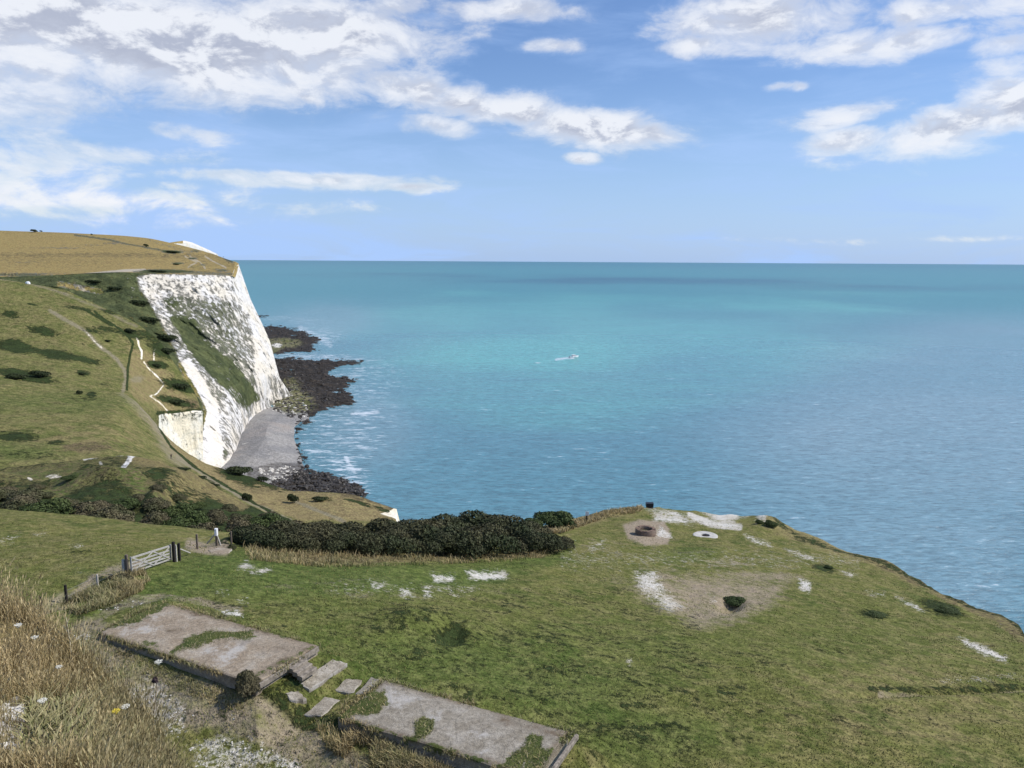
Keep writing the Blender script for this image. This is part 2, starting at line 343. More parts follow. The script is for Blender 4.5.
# the face that falls to the sea: chalk with turf hanging over
back = ~N.iscore & (N.U0 > 540); dp = np.zeros(len(N.P)); idx = np.arange(len(N.P)).reshape(N.sh); edge = N.P[idx[N.r0], 2]
dp = (edge[None, :]-N.P.reshape(*N.sh, 3)[:, :, 2]).ravel(); N.m[CH] = np.where(back & (dp > 3), .95, N.m[CH]); N.m[BR] = np.where(back & (dp <= 3), .6, N.m[BR])
mNear = terrain_mat('turf_near', .045, (.066,.088,.019), (.150,.148,.044), (.118,.124,.033), dry=(.235,.19,.09), dirt=(.31,.25,.18), chalk=(.60,.57,.51), chalk2=(.50,.46,.39), bump=1.0)

# ---- slab geometry needed to seat the ground under the slabs
zS1 = CAMZ-13.55; zS2 = CAMZ-14.1
def rect3(a, b, c, z):     # back-left, back-right, near-left in the picture; a true rectangle on the ground
    A, B, C_ = (atZ(*q, z) for q in (a, b, c)); x = B-A; L = np.linalg.norm(x); x /= L; y = np.array([x[1], -x[0], 0]); W = abs((C_-A)@y); return A, x, y, L, W
S1 = rect3((165,602), (318,645), (95,632), zS1); S2 = rect3((384,679), (570,731), (346,720), zS2)
for (A, x, y, L, W), z in ((S1, zS1), (S2, zS2)):
    q = N.P-A; a = q@x; b = q@y
    d = np.maximum(np.maximum(-a, a-L), np.maximum(-b, b-W))       # <0 under the slab
    side = np.where(b > W-.3, .13, .05)                               # the ground lies lower along the near side
    tgt = z-side; k = np.clip(1-d/1.8, 0, 1); k = k*k*(3-2*k)
    N.P[:, 2] = np.where(N.iscore, N.P[:, 2]*(1-k)+np.where(d < -.25, z-.5, tgt+.3*(N.P[:, 2]-z))*k, N.P[:, 2])

# ---- the bank the photographer stands on
bk = [[(-160,520,13,5.2),(-60,560,11,5.0),(0,604,9.6,0),(30,622,9.2,0),(60,648,8.7,0),(95,682,8.0,0),(130,712,7.4,0),(165,745,6.8,0),(200,790,6.0,0),(235,850,5,0)],
      [(-160,640,8,0),(-60,660,7.6,0),(0,680,7.3,0),(30,690,7.0,0),(60,705,6.8,0),(90,720,6.5,0),(120,745,6.1,0),(155,775,5.7,0),(190,820,5.2,0),(225,880,4.5,0)],
      [(-160,790,5,0),(-60,790,5,0),(0,790,5,0),(30,790,5,0),(60,790,5,0),(90,800,4.8,0),(120,820,4.6,0),(150,840,4.5,0),(185,880,4.3,0),(220,930,4,0)],
      [(-160,1300,2,0),(-60,1300,2,0),(0,1300,2,0),(30,1300,2,0),(60,1300,2,0),(90,1300,2,0),(120,1300,2,0),(150,1300,2,0),(185,1300,2,0),(220,1300,2,0)]]
net = netR([[q[:3] for q in r] for r in bk])
BANK = Sheet(net, (2.5, 2.5), (8, 8), top=[(lambda p: away(p, 1.2, p[:, 2]-.8), 6), (lambda p: away(p, 5, p[:, 2]-4.5), 12), (lambda p: away(p, 12, p[:, 2]-13), 12)])
B = BANK; B.P[:, 2] += (fbm(B.P, 1.2, 4, 77)-.5)*.35
B.m[DRY] = .75; B.m[BR] = .45
for q in [(20,720,50,26,.6),(230,745,30,20,.5),(60,750,50,18,.6),(120,760,20,10,.5)]: B.ell(CH, *q)
B.ell(LU, 60, 720, 40, 25, .6)
mBank = terrain_mat('turf_bank', .012, (.08,.085,.03), (.13,.115,.045), (.10,.10,.03), dry=(.2,.155,.07), bump=1.)

# ---- scrub slopes just behind the field
net = netR([
 [(-120,472,200),(0,467,195),(70,461,190),(130,454.5,185),(160,462,178),(195,478,168),(240,500,155),(300,522,142),(360,534,130),(440,544,122)],
 [(-120,500,150),(0,495,150),(70,490,148),(130,485,145),(165,492,140),(200,505,135),(245,520,128),(300,535,120),(360,545,112),(440,552,105)],
 [(-120,545,100),(0,545,98),(70,548,96),(130,552,95),(170,556,95),(210,560,92),(250,565,90),(300,570,88),(360,575,86),(440,580,84)],
 [(-120,600,75),(0,600,75),(70,600,75),(130,600,75),(170,600,75),(210,600,75),(250,600,72),(300,600,70),(360,600,70),(440,600,70)]])
S = Sheet(net, (1.2, 1.2), (10, 10), top=[(lambda p: away(p, 6, p[:, 2]-2.5), 6), (lambda p: away(p, 50, p[:, 2]-22), 20)])
k = np.clip((S.V0-462)/10, 0, 1)
S.P[:, 2] += (fbm(S.P, 16, 4, 41)-.5)*5*k+(fbm(S.P, 3, 3, 43)-.5)*.8
S.dz(100, 484, 45, 4, 2.5); S.dz(60, 474, 50, 5, -1.5); S.dz(160, 500, 20, 9, 2.0, 35)
S.m[SCR] = .38+.40*np.clip((S.V-488)/14, 0, 1)
S.m[BR] = .48; S.m[DRY] = .35
S.poly(SCR, [(0,488),(40,480),(85,465),(120,462),(120,475),(60,485),(40,500),(0,505)], .5, 8)
S.poly(SCR, [(90,492),(140,484),(170,500),(175,520),(120,520),(80,505)], .62, 8)
S.poly(LU, [(0,470),(60,466),(80,462),(75,468),(30,476),(0,478)], .9, 5); S.poly(SCR, [(0,470),(60,466),(80,462),(75,468),(30,476),(0,478)], .0, 5)
S.poly(LU, [(30,498),(70,478),(118,473),(125,480),(85,486),(60,500)], .95, 6); S.poly(SCR, [(30,498),(70,478),(118,473),(125,480),(85,486),(60,500)], .05, 6)
S.line(LU, [(125,483),(150,494),(172,512)], 7, .9); S.line(SCR, [(125,483),(150,494),(172,512)], 7, .05)
S.line(SCR, [(140,456),(170,466),(205,484),(240,502)], 9, .1); S.line(DRY, [(140,457),(170,467),(205,486),(240,505)], 10, .8)
S.ell(SCR, 160, 482, 14, 6, .65); S.ell(DRY, 185, 494, 30, 12, .7); S.ell(SCR, 190, 497, 22, 6, .45)
S.line(CH, [(84,459),(105,455),(126,454),(141,455)], 2.0, .78); S.line(CH, [(132,455),(129,460),(126,464),(121,469)], 2.6, .95); S.line(CH, [(100,462),(104,468)], 2, .6)
S.ell(CH, 165, 478, 30, 12, .16); S.ell(CH, 55, 472, 10, 2, .5); S.ell(CH, 30, 478, 3, 1.5, .8)

# ---- hill with the worn path, and the low headland it runs out to
net = netR([
 [(-120,372,330),(0,378,322),(60,386,317),(127,393,312),(150,416,300),(168,438,290),(186,452,280),(207,464,270),(245,475,255),(290,491,235),(345,493,225),(396.5,508.5,215)],
 [(-120,410,270),(0,410,268),(60,412,268),(115,420,262),(140,436,258),(158,450,252),(178,464,246),(204,478,238),(245,492,228),(290,504,215),(345,508,208),(396.5,513,207)],
 [(-120,445,225),(0,445,225),(60,447,222),(105,452,218),(130,462,213),(152,470,210),(175,480,206),(206,495,200),(247,510,195),(290,520,190),(345,525,186),(396,522,196)],
 [(-120,490,185),(0,490,185),(60,488,183),(100,490,180),(130,500,175),(152,505,173),(178,512,170),(208,525,165),(248,540,160),(290,550,158),(345,555,155),(395,545,175)]])
kk = lambda p: np.clip((proj(p)[0]-135)/20, 0, 1)
M = Sheet(net, (1.2, 1.0), (8, 8), top=[(lambda p: away(p, 4-2*kk(p), p[:, 2]-.8-2*kk(p)), 6), (lambda p: away(p, 60-48*kk(p), (p[:, 2]-22)*(1-kk(p))-4*kk(p)), 24)],
          right=[(lambda p: away(p, 2, np.maximum(p[:, 2]-6, -3), 1.2), 6), (lambda p: away(p, 12, p[:, 2]*0-4, 9), 16)])
M.P[:, 2] += (fbm(M.P, 30, 3, 51)-.5)*2.0*np.clip((M.V0-np.interp(M.U0, [0,127,150,207,290,345,397], [378,393,416,464,491,493,508]))/10, 0, 1)+(fbm(M.P, 5, 3, 53)-.5)*.7
M.dz(380, 497, 25, 3, .8); M.m[LU] = .12; M.m[DRY] = .22; M.m[SCR] = .13; M.m[BR] = .25
M.ell(LU, 60, 402, 90, 10, .5); M.ell(SCR, 12, 436, 26, 5, .75); M.ell(SCR, 57, 443, 8, 3, .7); M.ell(SCR, 86, 398, 14, 3, .45); M.ell(SCR, 92, 394, 5, 2, .8)
M.ell(BR, 88, 447, 30, 5, .6); M.ell(DRY, 90, 440, 50, 12, .4); M.ell(LU, 15, 452, 40, 8, .7); M.ell(SCR, 30, 455, 30, 5, .35)
M.line(DI, [(125,392),(140,404),(152,420),(163,440),(172,456),(182,464)], 7, .55, 9); M.line(DI, [(135,398),(150,416),(162,436)], 2, .8, 2)
M.poly(DRY, [(135,392),(155,415),(170,438),(190,455),(207,463),(245,474),(290,490),(345,493),(397,508),(396,522),(300,520),(250,500),(205,478),(172,455),(150,425)], .85, 5)
M.ell(BR, 270, 488, 40, 6, .5); M.line(BR, [(345,494),(380,500),(396,508)], 5, .6); M.ell(LU, 330, 508, 40, 8, .35)
M.line(SCR, [(134,392),(148,407),(156,420),(163,434),(171,447),(186,460),(206,474),(230,489),(250,500),(272,511),(300,525)], 1.2, .85, 1.2)
M.line(DI, [(178,458),(200,472),(222,486),(245,499),(268,509),(290,520)], 2.6, .85, 2)
M.line(DI, [(290,500),(320,512),(345,522)], 1.5, .7, 2); M.line(SCR, [(345,500),(365,504),(388,511)], 2, .6)
M.ell(SCR, 190, 478, 22, 3.5, .7, -32); M.ell(SCR, 210, 486, 14, 4, .8, -30); M.ell(SCR, 240, 474, 22, 8, .95, -20); M.ell(SCR, 272, 485, 14, 4, .6, -20); M.ell(SCR, 320, 500, 20, 2, .4)
M.poly(CH, [(380,514),(388,511),(394,508),(400,508),(400,524),(392,518)], 1.0, 1.5)
ib = ~M.iscore & (M.U0 > 150); M.m[CH] = np.where(ib, .95, M.m[CH]); M.m[SCR] = np.where(ib, 0, M.m[SCR])

# ---- the big green hillside and the yellow cliff below it
def a0(u, v): return (u, v, Rz(u, v, -2))
net = netR([
 [(-120,275,520),(0,279,520),(66,290,510),(137,323,480),(160,341,465),(180,372,440),(195,392,425),(201.5,410,415)],
 [(-120,340,430),(0,340,430),(66,345,425),(130,365,415),(146,380,412),(166,394,410),(186,404,408),(202,411,408)],
 [(-120,402,330),(0,402,325),(66,406,325),(128,408,335),(150,413,355),(166,414,385),(186,411.5,396),(202.5,411.5,402)],
 [(-120,440,300),(0,440,300),(66,440,300),(128,445,300),(152,455,330),a0(172,478),a0(190,478),a0(207,478)]])
for j, R2 in ((5, 372), (6, 388), (7, 397)):
    d = ray((166, 186, 202.5)[j-5], 470); net[3, j] = (d[0]*R2, d[1]*R2, -2)
H = Sheet(net, (1.0, 1.0), (4, 4), top=[(lambda p: away(p, 15, p[:, 2]-5), 6), (lambda p: away(p, 80, p[:, 2]-40), 14)],
          right=[(lambda p: away(p, 12, p[:, 2], -2), 8), (lambda p: away(p, 60, np.minimum(p[:, 2], 20), -12), 10)])
kc = np.clip((H.V0-413)/6, 0, 1)*(H.U0 > 155); sep = 1-kc
H.P[:, 2] += ((fbm(H.P, 45, 3, 61)-.5)*5+(fbm(H.P, 9, 3, 63)-.5)*1.4)*sep*np.clip((H.V0-np.interp(H.U0, [0,66,137,160,180,201], [279,290,323,341,372,410]))/8, .12, 1)
R_ = np.hypot(H.P[:, 0], H.P[:, 1]); dd = ((fbm(H.P*[1, 1, .35], 9, 4, 65)-.5)*9)*kc; H.P[:, 0] += H.P[:, 0]/R_*dd; H.P[:, 1] += H.P[:, 1]/R_*dd
H.m[LU] = .18; H.m[DRY] = .18; H.m[SCR] = .17; H.m[BR] = .25
H.poly(DRY, [(128,345),(150,350),(200,410),(165,415),(128,395)], .6, 8)
for q in [(16,346,18,6,.95),(57,355,20,4.5,.9),(86,361,15,3,.8),(42,331,14,4,.75),(10,314,9,3,.7),(92,332,10,3,.6),(84,374,6,3,.8),(25,376,26,5,.95),(32,305,5,1.5,.8),(108,330,12,3,.6),(170,350,20,9,.85),(158,366,10,3.5,.95),(180,386,18,5,.95),(176,402,17,4,.85),(130,334,10,5,.75),(78,308,14,2,.6),(150,335,14,5,.6),(110,312,10,2,.6),(105,385,6,2,.5)]: H.ell(SCR, *q[:5], -12)
H.ell(BR, 190, 404, 10, 5, .7); H.ell(DI, 137, 380, 8, 4, .6)
for L_ in [([(-20,279),(0,279.5),(20,281),(45,288),(66,294),(100,308),(137,326)], 1.4, .5)]: H.line(DI, L_[0], L_[1], L_[2], 2)
H.line(DI, [(50,312),(58.6,317),(84,330.5),(101.6,348),(117,360),(125,372),(126,380),(123,392)], 1.8, .72, 2.5)
H.line(CH, [(84,330.5),(93,340),(101.6,348)], .8, .5, 1.3)
H.m[DI] = np.maximum(H.m[DI], 0)
H.line(SCR, [(158,414),(170,413),(186,411.5),(203,409.5)], 1.5, .75, 2)
H.line(CH, [(135,334),(138,341),(139,347),(142,352),(141.6,359)], .9, .85, 1.2); H.line(CH, [(158,344),(154,352),(154,362)], .7, .7, 1.1); H.line(CH, [(144,362),(150,370),(157,377),(164,385),(158,394),(150,398),(160,404),(168,412)], .6, .66, 1.1)
H.line(SCR, [(95,312),(121,330),(133,344),(130,356),(128,368),(127,390)], 1.0, .9, 1.0); H.line(SCR, [(84,310),(100,318),(112,326)], 1.2, .7, 1.2)
H.poly(CH, [(159,416),(165,414),(182,412),(202,410),(212,410),(212,480),(160,480)], 1.2, 2)
ib = ~H.iscore & (H.U0 > 175); H.m[CH] = np.where(ib & (H.V0 > 411), 1, H.m[CH])
for k_ in (SCR, DRY): H.m[k_] = np.where(H.m[CH] > .9, .16*(k_ == SCR), H.m[k_])
H.poly(SCR, [(159,414),(204,409),(204,418),(190,420),(172,421),(160,424)], .40, 5)

# ---- main cliff with the slopes beside it, and the golden down above
r0 = [(-120,276,640),(0,277,640),(60,275,640),(125,272,645),(150,274,650),(190,274.5,665),(215,275,680),(232,276,695),(234.5,268.5,735),(238.5,264,775)]
net = netR([r0,
 [(-120,300,600),(0,300,600),(60,299,600),(125,296,612),(150,299,622),(188,299,640),(214,299,655),(234,300,672),(243,298,695),(250.5,299,730)],
 [(-120,340,555),(0,340,555),(60,338,555),(140,335,562),(165,335,577),(195,337,600),(222,338,622),(245,338,648),(259,338,665),(270,341,692)],
 [(-120,380,515),(0,380,515),(60,380,515),(140,372,510),(172,368,515),(198,375,528),(228,378,562),(253,378,602),(268,377,632),(279.5,377,665)],
 [(-120,430,450),(0,430,450),(60,430,450),(120,440,430),(170,456,440),(207,476,Rz(207,476,1)),(232,457,Rz(232,457,1)),(248,420,Rz(248,420,1)),(266,408,Rz(266,408,1)),(291,394,Rz(291,394,1))],
 [(-120,460,430),(0,460,430),(60,460,430),(120,470,410),(170,480,420),(207,500,Rz(207,500,-12)),(235,482,Rz(235,482,-12)),(252,445,Rz(252,445,-12)),(270,425,Rz(270,425,-12)),(297,408,Rz(297,408,-12))]])
L = Sheet(net, (.9, .9), (3, 5), right=[(lambda p: away(p, 25, p[:, 2], -4), 10), (lambda p: away(p, 300, p[:, 2]*.95, -90), 14)])
g_ = np.clip((L.V0-278)/10, 0, 1)
wp = L.P.copy(); R_ = np.hypot(wp[:, 0], wp[:, 1])
q_ = wp.copy(); q_[:, 2] *= .45; q_[:, 0] += wp[:, 2]*.5      # slanting gullies
inn = np.clip((np.interp(L.V0, [262,298,341,377,394], [236,250.5,270,279.5,291])-L.U0)/6, 0, 1)
dd = ((fbm(q_, 34, 2, 71)-.5)*17+(fbm(q_, 13, 3, 73)-.5)*13+(fbm(wp, 4, 3, 75)-.5)*3.6)*g_*(.75+.25*inn)
L.P[:, 0] += wp[:, 0]/R_*dd; L.P[:, 1] += wp[:, 1]/R_*dd
# default: scrub slope on the left, chalk on the right
L.m[SCR] = .78; L.m[DRY] = .25; L.m[DI] = .0
L.poly(SCR, [(60,276),(130,274),(128,284),(100,290),(60,284)], .75, 6)
L.line(DRY, [(66,290),(100,306),(130,322),(165,345)], 8, .5); L.line(SCR, [(60,284),(100,292)], 3, .3)
L.line(CH, [(128,277),(131,285),(133,290)], 2.4, .9, 2); L.line(CH, [(120,292),(133,297),(134,305)], 2.5, .75, 2); L.line(DI, [(75,281),(85,292),(105,303),(120,315)], 1.8, .6, 2)
chalkP = [(137,277),(150,274),(190,274),(232,275),(234,266),(238,262),(260,262),(300,380),(310,412),(280,430),(250,445),(240,482),(200,505),(200,440),(207,412),(198,392),(180,362),(168,335),(157,316),(148,300),(140,290)]
L.poly(CH, chalkP, 1.0, 3); L.poly(SCR, chalkP, .30, 7); L.poly(DRY, chalkP, 0, 3)
L.poly(SCR, [(160,296),(180,292),(205,298),(232,300),(246,318),(255,345),(262,400),(245,410),(225,392),(190,350),(166,318)], .58, 9)
L.poly(SCR, [(165,300),(178,300),(178,306),(168,308)], .7, 5)
L.poly(SCR, [(171,319),(180,317),(193,320),(205,340),(213,350),(232,362),(250,386),(258,400),(246,405),(236,392),(222,386),(206,370),(188,350)], .95, 5)
L.poly(SCR, [(237,305),(246,318),(252,340),(256,378),(247,380),(240,350),(232,325)], .52, 7)
L.poly(SCR, [(156,308),(170,320),(188,350),(205,372),(222,390),(232,402),(218,404),(197,388),(190,366),(180,358),(164,332)], .54, 4); L.poly(DRY, [(160,312),(170,322),(188,352),(205,372),(222,390),(222,400),(200,385),(180,352)], .55, 6)
L.poly(SCR, [(210,360),(226,362),(232,372),(236,392),(222,380)], .8, 4)
L.line(SCR, [(233,390),(241,402),(247,412)], 5, .65); L.ell(SCR, 225, 452, 4, 5, .6); L.ell(SCR, 210, 450, 5, 3, .6); L.ell(SCR, 236, 425, 3, 6, .5)
L.poly(SCR, [(178,364),(189,359),(196,368),(206,385),(216,405),(218,414),(222,440),(222,458),(205,470),(204,412),(203,403),(193,392),(187,383)], .12, 2.5)
L.poly(SCR, [(216,405),(232,402),(250,412),(240,440),(230,455),(222,440)], .42, 4)
L.poly(SCR, [(236,264),(244,279),(251,298),(259,314),(273,349),(288,392),(278,402),(257,392),(254,353),(253,321),(243,294),(234,275)], .26, 4)
L.poly(SCR, [(140,278),(232,277),(236,292),(200,296),(165,293),(152,296),(145,288)], .40, 6)
L.line(SCR, [(152,300),(160,316),(170,330)], 3, .5); L.line(CH, [(166,316),(172,326),(186,345)], 2.2, .9)
L.poly(SCR, [(268,376),(280,378),(312,412),(262,414),(256,404),(270,398)], .47, 4)
L.poly(RO, [(285,395),(302,400),(310,412),(270,432),(255,412),(262,405)], .55, 4)
# golden down
r1 = [(-120,228,1120),(0,230.5,1060),(60,232.5,1010),(120,235.5,970),(150,238,950),(182,245,920),(212,253.5,880),(236,262.3,775)]
mid = [(-120,252,820),(0,254,820),(60,254,815),(122,255,810),(150,256,805),(187,260,790),(214,264,770),(234.5,268.5,735)]
Pn = Sheet(netR([r1, mid, r0[:8]]), (.8, 1.0), (5, 8), top=[(lambda p: away(p, 30, p[:, 2]-4), 5), (lambda p: away(p, 300, p[:, 2]-60), 10)], right=[(lambda p: away(p, 8, p[:, 2]-1.5, 2.5), 4)])
Pn.P[:, 2] += (fbm(Pn.P, 60, 3, 81)-.5)*3.0*np.clip((277-Pn.V0)/6, 0, 1)*np.clip((Pn.V0-228)/30, .15, 1)
Pn.m[DRY] = .78; Pn.m[SCR] = .16; Pn.m[BR] = .33; Pn.line(SCR, [(135,273),(170,271.5),(200,272.5),(231,274)], 2.2, .55, 2)
for q in [(90,256,160,3,.5),(40,262,120,5,.4),(170,262,50,3,.4),(200,268,40,4,.4)]: Pn.ell(BR, *q)
Pn.ell(DRY, 205, 268, 30, 6, .65)
Pn.line(SCR, [(75,235),(110,240),(150,249),(172,252)], 1.1, .6, 1.0); Pn.line(SCR, [(150,240),(185,251),(205,262)], 1.2, .35, 1.5)
for q in [(173,252,9,1.6,.95),(160,271,20,1.8,.85),(182,271,12,1.2,.7),(178,263,6,1,.8,),(20,274,40,1.5,.6),(212,260,8,2,.3),(90,245,14,1,.4),(112,243,8,1,.5)]: Pn.ell(SCR, *q[:5])
Pn.line(SCR, [(-20,273),(30,276),(60,277)], 1.5, .6); Pn.line(DI, [(30,278),(70,277),(100,273.5),(125,270.5),(145,270)], 1.6, 1.0, 1.2); Pn.line(DI, [(190,256),(200,262),(205,268)], 1, .6)
Pn.line(SCR, [(225,258),(232,262)], 2, .6); Pn.line(DI, [(185,256),(197,262),(188,267)], .8, .6, 1); Pn.line(DI, [(205,256),(216,263),(226,268)], .8, .6, 1); [Pn.ell(SCR, *q) for q in [(195,251,6,1.5,.6),(222,270,8,1.2,.6),(192,258,5,1,.7),(203,265,5,1,.6),(60,248,30,1.2,.4),(30,262,20,1,.4)]]

mMid = terrain_mat('turf_scrub', .11, (.075,.088,.024), (.125,.125,.042), (.10,.105,.035), dry=(.24,.19,.085), bump=1.)
mHill = terrain_mat('turf_hill', .2, (.098,.108,.032), (.160,.152,.055), (.125,.125,.042), dry=(.25,.19,.095), dirt=(.235,.205,.13), chalkvar=.3, chalk=(.84,.78,.66), chalk2=(.80,.70,.52), bump=1.)
mFar = terrain_mat('turf_far', .42, (.07,.08,.024), (.115,.115,.038), (.095,.10,.033), dry=(.34,.245,.10), dirt=(.40,.35,.27), chalk=(.66,.635,.60), scrub=(.045,.05,.028), bump=.6, chalkvar=.3, slant=True)
NEAR.build('ground', mNear); BANK.build('bank', mBank); S.build('scrub_slope', mMid); M.build('hill', mHill); H.build('hillside', mHill); L.build('chalk_cliff', mFar); Pn.build('downland', mFar)
# distant chalk point peeping over the skyline
FS = Sheet(netR([[(170,242.5,1400),(179,241.2,1420),(184,240.6,1440),(192,242.4,1480),(200,246.0,1530),(208,249.6,1590),(217,254,1660)],
                 [(170,243.6,1390),(179,242.8,1410),(184,242.3,1430),(192,244.2,1470),(200,247.6,1520),(208,251,1580),(218,255,1650)],
                 [(170,275,1370),(180,275,1390),(187,275,1410),(195,275,1450),(203,275,1500),(212,275,1560),(222,275,1630)]]), (.5, .5), (0, 2),
           top=[(lambda p: away(p, 60, p[:, 2]-1), 4), (lambda p: away(p, 300, p[:, 2]-40), 6)], right=[(lambda p: away(p, 200, p[:, 2], -40), 6)])
FS.m[CH] = 1.0; FS.poly(CH, [(168,238),(183,238),(183,243.6),(168,243.6)], 0, 1); FS.m[DRY] = .8
FS.build('distant_cliff', mFar)

# ---- beach and rock ledges
us = np.arange(215, 402, .8); vs = np.concatenate([np.arange(310, 345, .35), np.arange(345, 520, .6)])
UU, VV = np.meshgrid(us, vs); netf = np.array([[ray(u, v) for u in us] for v in vs]); Rr = (0-CAMZ)/netf[:, :, 2]
P0 = np.stack([netf[:, :, 0]*Rr, netf[:, :, 1]*Rr, np.zeros_like(Rr)], -1)
FO = Sheet.__new__(Sheet); FO.sh = FO.core = P0.shape[:2]; FO.r0 = 0; FO.P = P0.reshape(-1, 3).copy(); FO.U, FO.V = proj(FO.P); FO.U0, FO.V0 = FO.U.copy(), FO.V.copy(); FO.m = np.zeros((8, len(FO.P))); FO.iscore = np.ones(len(FO.P), bool)
beach = [(205,480),(232,445),(245,415),(262,405),(300,405),(309,418),(296,428),(296,440),(303,455),(306,470),(290,480),(255,490)]
ledge1 = [(262,325),(278,325),(300,329),(308,333),(322,339),(318,342),(312,345),(320,348),(312,352),(290,353),(274,356),(262,358)]
ledge2 = [(262,358),(290,358),(320,359),(345,358.5),(362,361),(360,365),(345,366),(332,370),(328,374),(345,377),(358,380),(352,386),(346,390),(352,395),(357,402),(350,406),(335,408),(322,411),(312,418),(305,424),(296,420),(275,412),(262,380)]
ledge3 = [(275,478),(295,470),(312,470),(330,474),(352,480),(362,488),(366,495),(350,500),(300,500),(262,492)]
z = np.full(len(FO.P), -2.2)
def upm(pts, h, soft):
    sel = FO.box(pts, soft); d = FO.sd(pts, True, sel); z[sel] = np.maximum(z[sel], -2.2+(h+2.0)*np.clip(.58+d/soft, 0, 1))
upm(ledge1, 1.1, 9); upm(ledge2, 1.2, 9); upm(ledge3, 1.0, 9); upm([(255,314),(268,314.5),(272,316),(262,318),(250,318)], .6, 3)
upm([(305,430),(318,424),(335,420),(333,422),(318,428),(300,436),(296,440)], -.2, 7); upm([(312,437),(330,443),(326,446),(310,440)], -.6, 5)
sel = FO.box(beach, 14); d = FO.sd(beach, True, sel); bz = np.clip(-.6+(d+2)*.16, -2.2, 4.5); z[sel] = np.maximum(z[sel], bz)
isb = np.zeros(len(z)); isb[sel] = np.clip((d+2)/3, 0, 1)
rk = (fbm(FO.P, 14, 3, 91)-.5)*2.4+(fbm(FO.P, 5, 4, 93)-.5)*3.4
FO.P[:, 2] = z+rk*(1-isb*.93)
FO.m[RO] = 1-isb; FO.m[BE] = isb
for q in [(282,344,22,6,.75),(290,385,16,9,.5),(288,400,18,8,.7),(272,350,8,4,.8)]: FO.ell(LU, *q)      # weed and moss
FO.ell(CH, 277, 346, 6, 2.5, .75); FO.ell(LU, 295, 405, 22, 12, .75); FO.ell(CH, 285, 402, 26, 7, .36); FO.ell(CH, 292, 390, 10, 8, .35); FO.ell(CH, 245, 446, 6, 1.6, .45)
FO.line(DI, [(236,452),(252,440),(285,425)], 14, .4, 8)
FO.line(RO, [(300,425),(296,436),(300,448),(304,460),(308,470)], 2.5, .9, 2)
FO.line(RO, [(252,478),(275,472),(300,470)], 9, .5, 5)
g = G('foreshore'); P = g.pos(); a = g.attr('ma'); b = g.attr('mb')
n1 = g.noise(9, 4, .7); n2 = g.noise(2.2, 4, .75, seed=2); n3 = g.noise(26, 3, .6, seed=4)
c = g.mix(g.ss(n3, .4, .6), (.25,.24,.23), (.33,.31,.285)); c = g.mul(c, g.ss(n2, .3, .75, .75, 1.2))
c = g.mix(thr(g, a[1], n3, .8, .2), c, (.32,.27,.23))
rockc = g.mul(g.mix(g.ss(n1, .45, .7), (.020,.016,.012), (.065,.05,.036)), g.ss(n2, .3, .75, .5, 1.7))
c = g.mix(thr(g, b[1], n2, .5, .1), c, rockc)
c = g.mix(thr(g, b[2], n2, 1.1, .15), c, g.mix(g.ss(n1, .4, .6), (.10,.105,.035), (.19,.17,.09)))
c = g.mix(thr(g, a[0], n2, 1.2, .1), c, (.62,.59,.52))
FOM = g.bsdf(c, .8, .25, g.bump(g.mt('ADD', n2, n1), 1.2, 1))
FO.build('beach', FOM)
# ================================================================== SEA
dep = np.concatenate([np.linspace(math.radians(.05), math.radians(1.5), 60)[:-1], np.linspace(math.radians(1.5), math.radians(34), 560)])
rr = np.concatenate([[150000], CAMZ/np.tan(dep)])[:, None]
az = np.radians(np.concatenate([np.arange(-180, -36, 3.), np.linspace(-36, 36, 820), np.arange(39, 181, 3.)]))[None, :]
P = np.stack([np.sin(az)*rr, np.cos(az)*rr, np.zeros_like(az*rr)], -1)
SE = Sheet.__new__(Sheet); SE.sh = SE.core = P.shape[:2]; SE.r0 = 0; SE.P = P.reshape(-1, 3).copy(); SE.U, SE.V = proj(SE.P); SE.U0, SE.V0 = SE.U.copy(), SE.V.copy()
SE.m = np.zeros((8, len(SE.P))); SE.iscore = np.ones(len(SE.P), bool)
FOAM, SHAL, DEEP, GREY, CALM = 0, 1, 2, 3, 4
for q in [(600,345,260,45,.75),(560,400,200,40,.6),(480,330,160,30,.55),(700,370,140,30,.6),(800,300,200,16,.4),(430,370,80,40,.5),(520,355,110,16,.9),(840,345,120,14,.55)]: SE.ell(SHAL, *q)
for q in [(640,281,230,5,.55),(900,288,200,5,.4),(400,275,160,3,.4),(480,300,90,5,.3),(900,330,200,8,.35),(700,316,120,6,.35),(560,440,100,25,.2)]: SE.ell(DEEP, *q)
for q in [(950,440,260,80,.7),(1000,350,160,40,.5),(900,560,200,90,.6),(370,430,60,50,.5),(330,320,60,22,.45)]: SE.ell(GREY, *q)  # greyer water; the ellipses on the right paint sun glare into the colour
SE.m[GREY] = np.maximum(SE.m[GREY], .25*np.clip((SE.V-420)/100, 0, 1))
for q in [(330,360,60,4,.5),(370,372,24,6,.6),(362,392,26,8,.5),(345,415,50,10,.42),(325,432,26,14,.42),(320,455,20,14,.52),(345,466,14,8,.62),(345,440,46,26,.42),(335,400,60,20,.35),(352,475,16,9,.62),(362,488,14,6,.45),(325,336,22,10,.45),(300,356,50,3,.55),(340,377,26,4,.5),(385,380,22,20,.28),(310,322,40,5,.3),(280,318,20,3,.4)]: SE.ell(FOAM, *q)
SE.line(FOAM, [(352,414),(365,414),(378,412)], 1.4, .85, 2); SE.line(FOAM, [(346,458),(350,466),(356,473)], 2, .85, 2); SE.line(FOAM, [(574.5,358),(566,358.2),(556,359.5)], 1.0, .9, 1.4); SE.ell(FOAM, 538, 363, 3, .8, .7)
SE.line(FOAM, [(300,328),(322,338),(330,345)], 2.5, .6, 3)
g = G('sea'); P = g.pos(); a = g.attr('ma')
